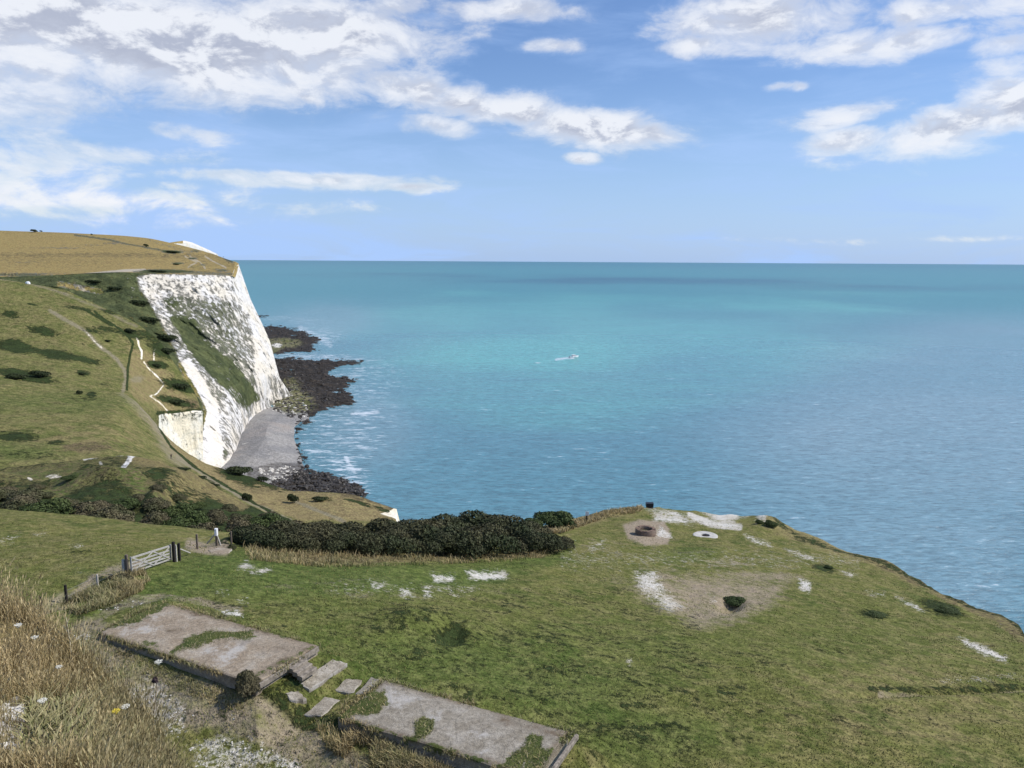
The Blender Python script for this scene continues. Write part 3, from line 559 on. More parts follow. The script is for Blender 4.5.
pv = g.mapv(None, (.8, 2.6, 1), (0, 0, -.3))
big = g.noise(900, 4, .6, vec=g.mapv(None, (1, .45, 1), (0, 0, -.25))); mid = g.noise(120, 4, .6, vec=pv); w1 = g.noise(16, 4, .62, vec=pv, dist=.4); w2 = g.noise(3.6, 5, .68, vec=g.mapv(None, (.6, 2.0, 1), (0, 0, -.38)), dist=.3); w3 = g.noise(1.1, 3, .6, vec=pv)
cam = g.n('ShaderNodeVectorMath', operation='LENGTH'); g.set(cam.inputs[0], P); dist = cam.outputs['Value']
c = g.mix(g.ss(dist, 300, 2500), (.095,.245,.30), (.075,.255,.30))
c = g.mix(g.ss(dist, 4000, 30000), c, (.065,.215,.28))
bb = g.mt('ADD', g.mt('MULTIPLY', g.mt('SUBTRACT', big, .5), 1.6), g.mt('MULTIPLY', g.mt('SUBTRACT', mid, .5), .5))
c = g.mix(g.ss(g.mt('ADD', a[1], bb), .15, .95), c, (.125,.41,.39))
c = g.mix(g.ss(g.mt('ADD', a[2], g.mt('MULTIPLY', bb, .6)), .15, .8), c, (.05,.15,.22))
c = g.mix(g.ss(g.mt('ADD', a[3], g.mt('MULTIPLY', bb, .4)), .1, .9), c, (.23,.35,.40))  # pale grey water tint, including the painted glare on the right
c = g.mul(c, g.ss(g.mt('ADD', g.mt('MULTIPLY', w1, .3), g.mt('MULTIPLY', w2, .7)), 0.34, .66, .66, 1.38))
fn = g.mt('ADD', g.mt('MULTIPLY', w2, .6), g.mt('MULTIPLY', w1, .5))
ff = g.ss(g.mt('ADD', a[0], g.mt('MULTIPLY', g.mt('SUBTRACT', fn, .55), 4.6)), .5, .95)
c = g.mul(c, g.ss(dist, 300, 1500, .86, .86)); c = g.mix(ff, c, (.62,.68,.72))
h = g.mt('ADD', g.mt('MULTIPLY', w1, 1.5), g.mt('ADD', g.mt('MULTIPLY', w2, .8), g.mt('MULTIPLY', w3, .18)))
nr = g.bump(h, .85, 1)
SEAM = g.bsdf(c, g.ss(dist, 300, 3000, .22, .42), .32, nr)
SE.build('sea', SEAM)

# ================================================================== SKY, SUN, CAMERA
SUN_AZ, SUN_EL = 88, 46
wd = bpy.data.worlds.new('World'); SC.world = wd; wd.use_nodes = True
g = G.__new__(G); g.nt = wd.node_tree; g.nt.nodes.clear(); g.geo = None
wo = g.n('ShaderNodeOutputWorld'); sky = g.n('ShaderNodeTexSky', sky_type='NISHITA'); sky.sun_disc = False
sky.sun_elevation = math.radians(SUN_EL); sky.sun_rotation = math.radians(SUN_AZ); sky.altitude = 100; sky.air_density = 1.0; sky.dust_density = .6; sky.ozone_density = 2.2
tc = g.n('ShaderNodeTexCoord'); nrm = g.n('ShaderNodeVectorMath', operation='NORMALIZE'); g.set(nrm.inputs[0], tc.outputs['Generated'])
sx = g.n('ShaderNodeSeparateXYZ'); g.set(sx.inputs[0], nrm.outputs[0])
azn = g.mt('ARCTAN2', sx.outputs[0], sx.outputs[1]); eln = g.mt('ARCSINE', sx.outputs[2])
cb = g.n('ShaderNodeCombineXYZ'); g.set(cb.inputs[0], azn); g.set(cb.inputs[1], eln); ae = cb.outputs[0]
def wv(vec, sc, loc=(0, 0, 0)):
    o = g.n('ShaderNodeMapping'); g.set(o.inputs[0], vec); o.inputs['Scale'].default_value = sc; o.inputs['Location'].default_value = loc; return o.outputs[0]
def nz(vec, sc, det, rough, dist=0):
    o = g.n('ShaderNodeTexNoise'); g.set(o.inputs['Vector'], vec); o.inputs['Scale'].default_value = sc; o.inputs['Detail'].default_value = det; o.inputs['Roughness'].default_value = rough; o.inputs['Distortion'].default_value = dist; return o
st = wv(ae, (1, 2.3, 1))
wn = nz(st, 7, 3, .6); wofs = g.n('ShaderNodeVectorMath', operation='SUBTRACT'); g.set(wofs.inputs[0], wn.outputs['Color']); wofs.inputs[1].default_value = (.5, .5, .5)
wsc = g.n('ShaderNodeVectorMath', operation='MULTIPLY'); g.set(wsc.inputs[0], wofs.outputs[0]); wsc.inputs[1].default_value = (.07, .022, 0)
wa = g.n('ShaderNodeVectorMath', operation='ADD'); g.set(wa.inputs[0], ae); g.set(wa.inputs[1], wsc.outputs[0]); aw = wa.outputs[0]
clouds = [(150,40,230,42,3,1.1),(30,25,110,50,0,.95),(300,32,150,34,-3,.95),(420,42,60,20,0,.7),(20,132,60,14,0,.55),(185,130,44,9,5,.55),(20,165,130,30,0,.60),(60,198,220,22,0,.50),(250,205,140,9,0,.42),(100,216,190,8,0,.42),
 (320,182,120,9,0,.75),(400,188,50,7,0,.8),(230,178,120,7,0,.6),(90,150,120,12,3,.6),(180,187,26,5,0,.6),(310,95,26,9,10,.75),(405,88,60,18,10,.9),(440,124,34,12,10,.85),(520,110,90,18,9,.95),(590,126,90,18,6,1.05),(470,104,70,16,9,.9),(650,134,56,14,4,.95),(576,158,22,6,0,.8),
 (558,48,44,8,0,.7),(500,10,110,12,0,.75),(390,8,60,14,0,.7),(760,20,110,26,0,.85),(700,42,44,12,0,.8),(880,42,160,14,2,.8),(960,8,90,14,0,.75),(1020,44,60,10,0,.8),(785,86,22,6,0,.75),
 (840,118,56,12,-6,.85),(860,142,60,14,0,.85),(950,130,90,20,-10,.95),(1016,104,50,26,-8,.95),(800,240,120,5,0,.3),(960,238,80,4,0,.35),(640,232,120,5,0,.2),(900,165,150,8,-4,.25),(-120,60,150,60,0,.9),(-100,160,120,30,0,.6),(1150,60,120,30,0,.9),(1150,120,80,14,0,.7),(300,-60,200,26,0,.8),(800,-70,220,30,0,.8)]
cov = None; und = None
for (u, v, ru, rv, rot, stn) in clouds:
    d = ray(u, v); n_ = math.sqrt(1+d[2]**2); a_ = math.atan2(d[0], d[1]); e_ = math.asin(d[2]/n_)
    o = g.n('ShaderNodeMapping', vector_type='TEXTURE'); g.set(o.inputs[0], aw); o.inputs['Location'].default_value = (a_, e_, 0); o.inputs['Rotation'].default_value = (0, 0, math.radians(-rot)); o.inputs['Scale'].default_value = (ru/FPX*1.5, rv/FPX*1.7, 1)
    l = g.n('ShaderNodeVectorMath', operation='LENGTH'); g.set(l.inputs[0], o.outputs[0])
    k = g.mt('MULTIPLY', g.ss(l.outputs['Value'], 1.25, 0.), stn)
    cov = k if cov is None else g.mt('MAXIMUM', cov, k)
f1 = nz(wv(ae, (1, 2.0, 1)), 13, 9, .62, .3).outputs[0]; f2 = nz(wv(ae, (1, 2.0, 1), (0, .028, 0)), 13, 9, .62, .3).outputs[0]; fl = nz(wv(ae, (1, 5, 1)), 5, 6, .6, .5).outputs[0]
dens = g.mt('ADD', cov, g.mt('MULTIPLY', g.mt('SUBTRACT', f1, .5), 1.3))
al = g.mt('MULTIPLY', g.ss(dens, .20, .95), .93)
veil = g.mt('MULTIPLY', g.ss(g.mt('ADD', fl, g.mt('MULTIPLY', g.ss(azn, .1, -.6), .12)), .42, .78), .45)          # thin high cloud
horizon = g.ss(eln, .24, -.02, 0., .72)
al2 = g.mt('MAXIMUM', al, g.mt('MULTIPLY', g.mt('ADD', veil, horizon), 1.0))
lit = g.ss(g.mt('SUBTRACT', g.mt('ADD', f1, .0), g.mt('MULTIPLY', f2, .98)), -.09, .07)
thick = g.ss(dens, .45, 1.0)
cc = g.mix(g.mt('MULTIPLY', thick, g.mt('SUBTRACT', 1.0, lit)), (.70,.72,.765), (.38,.41,.50))
cc = g.mix(g.ss(al, .0, .5, 1., 0.), cc, (.33,.48,.77))
skc = g.mix(1.0, g.mul(sky.outputs[0], .10), (.74,.86,1.08), 'MULTIPLY')
fin = g.mix(al2, skc, cc)
bg = g.n('ShaderNodeBackground'); g.set(bg.inputs[0], fin); bg.inputs[1].default_value = 1.0; g.nt.links.new(bg.outputs[0], wo.inputs[0])

sl = bpy.data.lights.new('sun', 'SUN'); sl.energy = 3.6; sl.angle = math.radians(.6); sl.color = (1, .955, .88)
so = bpy.data.objects.new('sun', sl); COL.objects.link(so)
sd_ = Vector((math.sin(math.radians(SUN_AZ))*math.cos(math.radians(SUN_EL)), math.cos(math.radians(SUN_AZ))*math.cos(math.radians(SUN_EL)), math.sin(math.radians(SUN_EL))))
so.rotation_euler = sd_.to_track_quat('Z', 'Y').to_euler()
cd = bpy.data.cameras.new('camera'); cd.sensor_width = 36; cd.lens = 36*FPX/1024; cd.clip_start = .1; cd.clip_end = 400000
co = bpy.data.objects.new('camera', cd); COL.objects.link(co); SC.camera = co
mw = Matrix.Identity(4)
for i in range(3): mw[i][0] = RT[i]; mw[i][1] = UP[i]; mw[i][2] = -FW[i]
mw[2][3] = CAMZ; co.matrix_world = mw
SC.view_settings.view_transform = 'Standard'; SC.view_settings.look = 'None'; SC.view_settings.gamma = 1; SC.view_settings.exposure = 0.35
SC.render.resolution_x = 1024; SC.render.resolution_y = 768
SC.render.engine = 'CYCLES'
# ================================================================== MATERIALS FOR OBJECTS
mWood = plain('weathered_wood', (.16,.13,.10), .85, .4, .04, .1, bump=.004); mDarkWood = plain('dark_wood', (.035,.03,.026), .85, .4, .05, .1, bump=.004)
mPale = plain('pale_timber', (.42,.39,.34), .85, .3, .05, .1, bump=.003); mGalv = plain('weathered_gate_rail', (.36,.34,.31), .6, .25, .08, .3)
mWhite = plain('white_paint', (.78,.78,.77), .5, .08, .1, .3); mWire = plain('wire', (.2,.2,.2), .4, .2, .05, .5, .7)
mDarkBox = plain('dark_blue_panel', (.018,.022,.03), .5, .3, .2, .3); mBoxBase = plain('brown_base', (.12,.09,.07), .9, .3, .1, .1)
mBark = plain('bark', (.07,.055,.042), .95, .4, .05, .1)
def leafmat(name, a, b, size):
    g = G(name); n = g.noise(size, 3, .6); n2 = g.noise(size*6, 2, .5, seed=3)
    oi = g.attr('leaf')
    c = g.mix(g.ss(n2, .35, .65), a, b); c = g.mul(c, g.ss(oi[0], 0, 1, .45, 1.6)); return g.bsdf(c, .7, .2)
mThorn = leafmat('thorn_leaves', (.038,.048,.019), (.070,.066,.032), .6); mGreenLeaf = leafmat('green_leaves', (.04,.06,.018), (.065,.085,.026), .6)
mBrownLeaf = leafmat('brown_scrub_leaves', (.065,.068,.03), (.105,.09,.05), .6); mFarLeaf = leafmat('far_leaves', (.02,.028,.01), (.035,.045,.015), 1.5)
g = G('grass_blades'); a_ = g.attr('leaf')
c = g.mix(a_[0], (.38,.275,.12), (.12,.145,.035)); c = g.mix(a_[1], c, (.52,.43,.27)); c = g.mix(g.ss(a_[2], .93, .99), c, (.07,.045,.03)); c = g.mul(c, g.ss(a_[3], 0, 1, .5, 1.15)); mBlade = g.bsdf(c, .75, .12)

# ================================================================== VEGETATION BUILDERS
def foliage_arrays(n, lobes, leaf, seed, squash=.8):
    r = np.random.default_rng(seed)
    k = r.integers(0, len(lobes), n); Lb = np.array(lobes)[k]
    d = r.normal(size=(n, 3)); d /= np.linalg.norm(d, axis=1)[:, None]; d[:, 2] = np.where(d[:, 2] < -.3, -d[:, 2], d[:, 2])
    rad = 1-np.abs(r.normal(0, .13, n)); rad *= .9+.25*vn(d*2+Lb[:, :3], .5, seed)
    C = Lb[:, :3]+d*rad[:, None]*Lb[:, 3:6]; C[:, 2] = np.maximum(C[:, 2], .01)
    nrm = d+r.normal(0, .55, (n, 3)); nrm /= np.linalg.norm(nrm, axis=1)[:, None]
    t = np.cross(nrm, r.normal(size=(n, 3))); t /= np.linalg.norm(t, axis=1)[:, None]; b = np.cross(nrm, t)
    sz = (leaf*(.5+r.random(n)))[:, None]
    V = np.stack([C-t*sz, C+b*sz*.55, C+t*sz, C-b*sz*.55], 1).reshape(-1, 3)
    F = np.arange(4*n).reshape(n, 4)
    cl = np.zeros((n, 4)); cl[:, 0] = r.random(n)*.8+.2*(Lb[:, 6]); cl[:, 3] = 1
    return V, F, np.repeat(cl, 4, 0)
def shrub(name, label, mat, seed, n=5000, leaf=.05, nl=9, flat=.55, lean=.0, cat='shrub', group=None, spread=1.0):
    """unit shrub about 2 wide and 1 high, roots at the origin"""
    r = random.Random(seed); lobes = []
    for i in range(nl):
        a = r.uniform(0, 6.28); q = math.sqrt(r.random())*.62*spread; h = (1-q*q*.9)
        s_ = r.uniform(.24, .44); lobes.append([math.cos(a)*q+lean*h*.3, math.sin(a)*q*.8, flat*h*r.uniform(.55, 1.0), s_*1.15, s_, s_*.72, r.random()])
    root = empty(name); tag(root, label, cat, group)
    V, F, c = foliage_arrays(n, lobes, leaf, seed); npmesh('foliage', V, F, mat, root, False, {'leaf': c})
    mb = MB()
    for l in lobes[:6]:
        m_ = Vector((l[0]*.45, l[1]*.45, l[2]*.5)); mb.tube((l[0]*.08, l[1]*.08, -.12), m_, .035, .024, 6); mb.tube(m_, Vector(l[:3]), .024, .008, 6)
    mb.build('stem', mBark, root); return root
def copy_tree(o, parent=None):
    c = o.copy(); COL.objects.link(c)
    if parent: c.parent = parent
    for ch in [x for x in bpy.data.objects if x.parent == o]: copy_tree(ch, c)
    return c
def place(o, p, sx, sy, sz, rz=0, label=None, group=None, cat=None):
    o.location = Vector(p); o.scale = (sx, sy, sz); o.rotation_euler = (0, 0, rz); tag(o, label, cat, group); return o
def onwhich(sh, u, v): return sh.at(u, v)

protoT = [shrub('thorn_shrub', 'x', mThorn, 101+i, 11000, .035, 12, .6, .5) for i in range(3)]
protoB = [shrub('scrub_bush', 'x', mBrownLeaf, 201+i, 7000, .042, 10, .6, .2) for i in range(2)]
protoG = [shrub('green_bush', 'x', mGreenLeaf, 301+i, 9000, .036, 11, .7, 0) for i in range(2)]
protoF = [shrub('far_bush', 'x', mFarLeaf, 401+i, 1500, .07, 7, .6, 0) for i in range(2)]
used = set()
def put_shrub(protos, i, sh, u, v, wpx, hpx, label, group=None, sink=.1, depth=.8, back=0, rz=None, name=None, zoff=0):
    src = protos[i % len(protos)]
    o = src if src.name not in used else copy_tree(src)
    used.add(src.name); p = sh.at(u, v).copy(); D = p-np.array([0, 0, CAMZ]); dist = D@FW
    R = math.hypot(p[0], p[1]); p[0] += p[0]/R*back; p[1] += p[1]/R*back
    k = dist/FPX; hw = wpx*k/2; h = hpx*k; a = math.atan2(p[0], p[1])
    place(o, (p[0], p[1], p[2]-h*sink+zoff), hw, hw*depth, h*1.15, -a+(rnd.uniform(-.4, .4) if rz is None else rz), label, group)
    if group is None and 'group' in o: del o['group']
    return o
# hedge of windswept thorn along the top of the gully
hd = [(262,548,46,26),(292,549,48,27),(324,551,50,27),(356,552,52,29),(388,553,54,31),(420,553,56,33),(452,554,60,37),(484,554,60,38),(512,552,52,34),(540,550,44,24),(560,547,30,15)]
for j, (u, v, w_, h_) in enumerate(hd):
    put_shrub(protoT, j, N, u, v, w_*1.25, h_*(.84+.16*((j*37)%10)/10), 'dark windswept thorn shrub grown into the long hedge above the dry grass strip', 'thorn shrubs of the long dark hedge', back=0)
for j, (u, v, w_, h_) in enumerate([(250,545,40,26),(280,542,48,26),(312,543,50,25),(345,543,50,25),(378,542,50,26),(410,541,50,27),(440,540,56,30),(470,538,56,32),(500,538,50,28),(525,540,44,22)]):
    put_shrub(protoT, j+1, N, u, v, w_*1.3, h_, 'dark windswept thorn shrub grown into the long hedge above the dry grass strip', 'thorn shrubs of the long dark hedge')
put_shrub(protoG, 0, N, 552, 527, 54, 19, 'rounded deep green bush at the seaward end of the dark hedge', None)
put_shrub(protoG, 1, N, 528, 530, 34, 13, 'low green bush between the dark hedge and the rounded bush at its seaward end', None)
# scrub in the gully behind the field
gul = [(-30,512,70,18),(12,508,60,20),(45,514,60,22),(80,518,60,24),(115,522,60,26),(150,527,56,26),(185,533,60,28),(-10,496,50,14),(30,497,46,14),(150,507,44,14),(176,516,46,18),(210,520,40,18),(205,540,56,26),(235,540,60,30),(262,530,50,22),(290,533,46,20),(245,522,36,14),(95,506,40,12),(120,506,44,13),(60,503,40,11),(270,515,30,9),(225,508,30,9),(320,535,40,14),(350,538,40,14)]
gul += [(8,489,30,8),(34,486,26,7),(70,476,20,6),(104,468,22,6),(160,486,24,7),(176,497,26,8),(196,506,26,8),(135,497,28,8),(48,492,22,6),(232,516,26,8)]
for j, (u, v, w_, h_) in enumerate(gul):
    if j % 4 == 2: put_shrub(protoG, j, S, u, v+4, w_, h_, 'green scrub bush in the gully thicket behind the grass field', 'green bushes of the gully thicket')
    else: put_shrub(protoB, j, S, u, v+4, w_, h_, 'brownish scrub bush in the gully thicket behind the grass field', 'brown bushes of the gully thicket')
# bushes one can tell apart farther off
for (sh, u, v, w_, h_, lb) in [(M,248,501,13,12,'round dark bush beside the pale path, left of two on the low headland'),(M,293,503,15,13,'round dark bush on the low headland above the boulders, the right one of two'),
    (H,40,377,26,9,'rounded dark grey bush at the foot of the green hillside, the right of a pair'),(H,16,379,26,7,'low broad dark bush at the foot of the green hillside, the left of a pair'),
    (M,80,394,8,6,'small brown bush on the crest of the near hill, below the worn path'),(M,240,474,34,11,'broad low green bush on the cliff brink above the grey beach'),(M,263,481,16,7,'small green bush just right of the broad bush on the brink above the grey beach'),
    (M,320,501,22,6,'low dark bush on the low headland just below the black boulders'),(M,182,471,20,5,'low dark bush between the worn path and the fence line, uppermost of its row'),(M,200,480,18,6,'low dark bush between worn path and fence line, middle of its row'),(M,214,487,14,5,'low dark bush between the worn path and the fence line, lowest of its row'),
    (H,170,352,22,7,'dark green scrub bush between the two white tracks and the big chalk cliff'),(H,157,367,12,5,'small black green bush beside the zigzag white track'),(H,181,389,24,8,'dark scrub bush on the brink just left of the clean white chalk face'),(H,176,404,24,7,'green scrub bush on the brink right above the cream coloured chalk face'),(H,82,375,9,4,'tiny dark bush alone on the lower green hillside'),
    (H,130,333,14,6,'dark bush at the top end of the hedge line down the hillside'),(H,108,342,8,3,'tiny dark bush just right of the worn path on the hillside'),
    (Pn,34,232,9,4,'dark windblown bush on the left skyline of the golden down, the larger of two'),(Pn,41,232,4,2,'tiny dark bush on the left skyline of the golden down, the smaller of two'),(Pn,146,247,7,4,'single dark bush in the dry grass right of centre on the golden down'),(Pn,173,253,18,3,'long low dark bush on the golden down below the distant white cliff'),(Pn,92,235,3,2,'speck of a dark bush on the skyline near the middle of the golden down'),(Pn,176,265,8,2,'small dark bush on the golden down just above the top of the chalk cliff'),
    (Pn,158,272,22,3,'low dark scrub strip at the left end of the chalk cliff top'),(L,115,290,18,5,'dark green scrub bush on the slope beneath the pale track of the golden down'),(L,140,305,24,7,'dark green scrub bush on the slope left of the top of the big chalk cliff'),(L,150,322,26,8,'dark green scrub bush on the slope left of the middle of the big chalk cliff'),(L,168,341,26,9,'dark green scrub bush on the steep slope above the clean white chalk face'),(L,95,283,22,4,'dark low scrub bush at the foot of the golden down beside its pale track')]:
    put_shrub(protoF, rnd.randrange(2), sh, u, v, w_, h_, lb, None, sink=.15)
for (sh, u, v, w_, h_, lb) in [(N,734,604,28,9,'small dark leafy bush growing in the pit of the round bare patch'),(N,942,611,34,6,'dark green low gorse mat near the right cliff edge, the larger of two'),(N,872,615,28,4.5,'dark green low gorse mat right of the round bare patch, the smaller of two'),(N,567,524,14,4,'tiny green bush right at the foot of the small post by the sea edge')][:3]:
    put_shrub(protoG, rnd.randrange(2), N, u, v, w_, h_, lb, None, sink=.2, depth=1.0)
put_shrub(protoB, 1, N, 243, 697, 44, 30, 'scruffy brown bush against the near corner of the stepped concrete slab', None, sink=.05)
for (u, v, w_, h_, lb) in [(768,526,22,7,'low green bush on the cliff edge hump right of the white chalk patch'), (757,523,14,5,'smaller green bush left of the one on the cliff edge hump'), (826,568,14,3.5,'dark tuft of scrub between two chalk streaks near the right cliff edge')]: put_shrub(protoG, 1, N, u, v, w_, h_, lb, None, sink=.2)
put_shrub(protoB, 0, N, 122, 583, 34, 12, 'low brown bramble at the left foot of the field gate', None, sink=.1, depth=.5)
put_shrub(protoB, 1, N, 230, 549, 14, 6, 'small rusty bramble on the earth mound behind the little concrete pad', None, sink=.1)

# ------------------------------------------------------------------ grasses
def blades(name, P, hmin, hmax, wd, dryness, label, lean=(.05, .0), lw=.42, seeds=0., light=1.0, clump=0, mat=None):
    n = len(P); r = rng
    if clump: P = P+np.concatenate([r.normal(0, clump, (n, 2)), np.zeros((n, 1))], 1)
    a = r.random(n)*6.283; h = hmin+(hmax-hmin)*r.random(n)**1.5
    side = np.stack([np.cos(a), np.sin(a), np.zeros(n)], 1)*(wd*(.6+.8*r.random(n)))[:, None]
    ln = np.stack([lean[0]+r.normal(0, lw, n), lean[1]+r.normal(0, lw, n), np.zeros(n)], 1)*h[:, None]; up = np.array([0, 0, 1.])*h[:, None]
    b0 = P-np.array([0, 0, .03]); m = P+up*.55+ln*.3; t = P+up*.93+ln
    V = [b0-side, b0+side, m-side*.7, m+side*.7, t-side*.2, t+side*.2]; k = 6
    F = [[0,1,3,2],[2,3,5,4]]
    sh = (r.random(n) < seeds)
    if seeds: 
        e = t+np.stack([ln[:, 0]*.15, ln[:, 1]*.15, h*.16], 1); w2 = side*np.where(sh, 2.2, .1)[:, None]; mm = (t+e)/2
        V += [mm-w2, mm+w2, e-side*.1, e+side*.1]; k = 10; F += [[4,5,7,6],[6,7,9,8]]
    V = np.stack(V, 1).reshape(-1, 3); F = (np.array(F)[None]+(np.arange(n)*k)[:, None, None]).reshape(-1, 4)
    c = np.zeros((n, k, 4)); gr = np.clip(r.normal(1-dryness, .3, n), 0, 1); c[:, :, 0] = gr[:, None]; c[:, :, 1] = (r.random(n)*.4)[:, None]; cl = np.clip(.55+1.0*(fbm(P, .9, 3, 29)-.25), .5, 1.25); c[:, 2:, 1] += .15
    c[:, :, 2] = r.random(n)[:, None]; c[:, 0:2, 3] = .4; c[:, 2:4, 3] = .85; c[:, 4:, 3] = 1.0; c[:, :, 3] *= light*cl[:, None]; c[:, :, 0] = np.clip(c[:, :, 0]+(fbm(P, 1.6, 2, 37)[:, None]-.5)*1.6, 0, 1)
    if seeds: c[:, 6:8, 1] = .5
    o = npmesh(name, V, F, mat or mBlade, None, False, {'leaf': c.reshape(-1, 4)}); tag(o, label, 'grass', None, 'stuff'); return o
bankpoly = [(-60,540),(0,596),(26,618),(56,645),(90,680),(124,712),(158,748),(192,800),(-60,1000)]
Pb = BANK.sample(bankpoly, 90000); Pb = Pb+rng.normal(0, .03, Pb.shape)*[1, 1, 0]
dens_ = fbm(Pb, .55, 3, 5); ch_ = fbm(Pb, .8, 2, 15); keep = dens_+rng.normal(0, .06, len(Pb)) > .40; zz = ((proj(Pb)[1] > 705) & (proj(Pb)[0] < 90)); keep &= ~(zz & (fbm(Pb, .5, 3, 44) > .47)); Pb = Pb[keep & ~((ch_ > .62) & (rng.random(len(Pb)) < .85))]
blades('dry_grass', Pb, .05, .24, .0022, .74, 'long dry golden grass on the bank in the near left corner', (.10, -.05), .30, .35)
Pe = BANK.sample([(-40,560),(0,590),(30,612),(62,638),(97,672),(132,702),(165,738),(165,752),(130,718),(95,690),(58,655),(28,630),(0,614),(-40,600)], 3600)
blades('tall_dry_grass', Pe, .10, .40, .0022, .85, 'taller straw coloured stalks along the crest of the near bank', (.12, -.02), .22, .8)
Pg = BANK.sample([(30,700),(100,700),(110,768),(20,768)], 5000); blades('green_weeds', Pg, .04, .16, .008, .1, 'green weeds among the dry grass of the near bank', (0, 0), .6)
def patch(name, pts, n, h0, h1, w_, dr, label, **k):
    P_ = N.sample(pts, n); P_ = P_+rng.normal(0, .05, P_.shape)*[1, 1, 0]; d_ = fbm(P_, 1.1, 3, 8); P_ = P_[d_+rng.normal(0, .05, len(P_)) > .42]; return blades(name, P_, h0, h1, w_, dr, label, **k)
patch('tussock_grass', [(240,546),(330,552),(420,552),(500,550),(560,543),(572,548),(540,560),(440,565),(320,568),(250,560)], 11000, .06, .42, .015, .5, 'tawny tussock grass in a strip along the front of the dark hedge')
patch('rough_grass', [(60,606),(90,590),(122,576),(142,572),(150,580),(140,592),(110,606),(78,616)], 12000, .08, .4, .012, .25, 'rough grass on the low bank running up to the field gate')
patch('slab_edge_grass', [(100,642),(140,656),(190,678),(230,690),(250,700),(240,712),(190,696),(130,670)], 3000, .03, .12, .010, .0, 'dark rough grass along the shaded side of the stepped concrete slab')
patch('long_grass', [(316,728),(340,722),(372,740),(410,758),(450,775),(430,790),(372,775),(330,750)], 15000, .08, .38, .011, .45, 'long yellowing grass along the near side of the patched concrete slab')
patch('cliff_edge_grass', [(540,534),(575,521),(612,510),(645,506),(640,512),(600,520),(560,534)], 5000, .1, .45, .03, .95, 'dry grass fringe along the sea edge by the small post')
allp = [(-20,520),(0,520),(120,533),(240,550),(400,560),(560,545),(600,520),(700,520),(768,532),(900,580),(1010,630),(1060,680),(1060,800),(-20,800)]
P_ = N.sample(allp, 120000); P_ = P_+rng.normal(0, .05, P_.shape)*[1, 1, 0]
k = (fbm(P_, 2.2, 3, 33)+rng.normal(0, .16, len(P_)) > .46)
def inslab(P_, pad=.05):
    r_ = np.zeros(len(P_), bool)
    for A, x, y, L_, W_ in (S1, S2):
        q = P_-A; a = q@x; b = q@y; r_ |= (a > -pad) & (a < L_+pad) & (b > -pad) & (b < W_+pad)
    return r_
P_ = P_[k & ~inslab(P_)]
dist_ = np.hypot(P_[:, 0], P_[:, 1])
n = len(P_); a = rng.random(n)*6.283; h = (.015+.04*rng.random(n))*(1+fbm(P_, 3, 2, 61)); wv_ = .012+dist_*.0003
sd2 = np.stack([np.cos(a), np.sin(a), np.zeros(n)], 1)*wv_[:, None]; tp = P_+np.stack([rng.normal(0, .03, n), rng.normal(0, .03, n), h], 1)
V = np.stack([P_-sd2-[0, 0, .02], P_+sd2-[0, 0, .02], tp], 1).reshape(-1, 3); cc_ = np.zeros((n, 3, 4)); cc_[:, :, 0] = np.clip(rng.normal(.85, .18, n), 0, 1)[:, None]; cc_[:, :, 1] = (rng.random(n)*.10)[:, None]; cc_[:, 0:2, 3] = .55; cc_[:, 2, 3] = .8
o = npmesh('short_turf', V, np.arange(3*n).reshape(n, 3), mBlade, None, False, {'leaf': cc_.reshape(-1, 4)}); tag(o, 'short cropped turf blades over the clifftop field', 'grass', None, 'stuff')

# ------------------------------------------------------------------ loose stones
def stones(name, P, s0, s1, mat, label, cat='stones', flat=.6, pw=2.):
    bm_ = np.array([(0,0,1),(.894,0,.447),(.276,.851,.447),(-.724,.526,.447),(-.724,-.526,.447),(.276,-.851,.447),(.724,.526,-.447),(-.276,.851,-.447),(-.894,0,-.447),(-.276,-.851,-.447),(.724,-.526,-.447),(0,0,-1)])
    tf = np.array([(0,1,2),(0,2,3),(0,3,4),(0,4,5),(0,5,1),(1,6,2),(2,7,3),(3,8,4),(4,9,5),(5,10,1),(6,7,2),(7,8,3),(8,9,4),(9,10,5),(10,6,1),(11,7,6),(11,8,7),(11,9,8),(11,10,9),(11,6,10)])
    n = len(P); r = rng; s_ = s0+(s1-s0)*r.random(n)**pw; V = bm_[None]*(.7+.6*r.random((n, 12, 1)))*np.stack([s_*(.7+.6*r.random(n)), s_*(.7+.6*r.random(n)), s_*flat*(.6+.8*r.random(n))], 1)[:, None]
    a = r.random(n)*6.28; c, q = np.cos(a)[:, None], np.sin(a)[:, None]; X = V[:, :, 0]*c-V[:, :, 1]*q; Y = V[:, :, 0]*q+V[:, :, 1]*c
    V = np.stack([X, Y, V[:, :, 2]], 2)+P[:, None]; F = (tf[None]+(np.arange(n)*12)[:, None, None]).reshape(-1, 3)
    o = npmesh(name, V.reshape(-1, 3), F, mat); return tag(o, label, cat, None, 'stuff')
mChalkS = plain('chalk_stone', (.56,.53,.475), .95, .15, .08, .1); mBlackR = plain('wet_black_rock', (.036,.030,.024), .55, .6, 1.5, .4); mPaleR = plain('pale_rock', (.5,.47,.42), .9, .3, 1.5, .1)
pts = []
for p_, v_ in chp:
    a_ = abs(sum(p_[i][0]*p_[(i+1) % len(p_)][1]-p_[(i+1) % len(p_)][0]*p_[i][1] for i in range(len(p_))))/2
    pts.append(N.sample(p_, int(a_*.10)+2))
Pq = np.concatenate(pts); Pq = Pq[~inslab(Pq)]; stones('chalk_rubble', Pq+rng.normal(0, .12, Pq.shape)*[1, 1, 0], .008, .04, mChalkS, 'small white chalk lumps lying on the bare chalk patches', flat=.5)
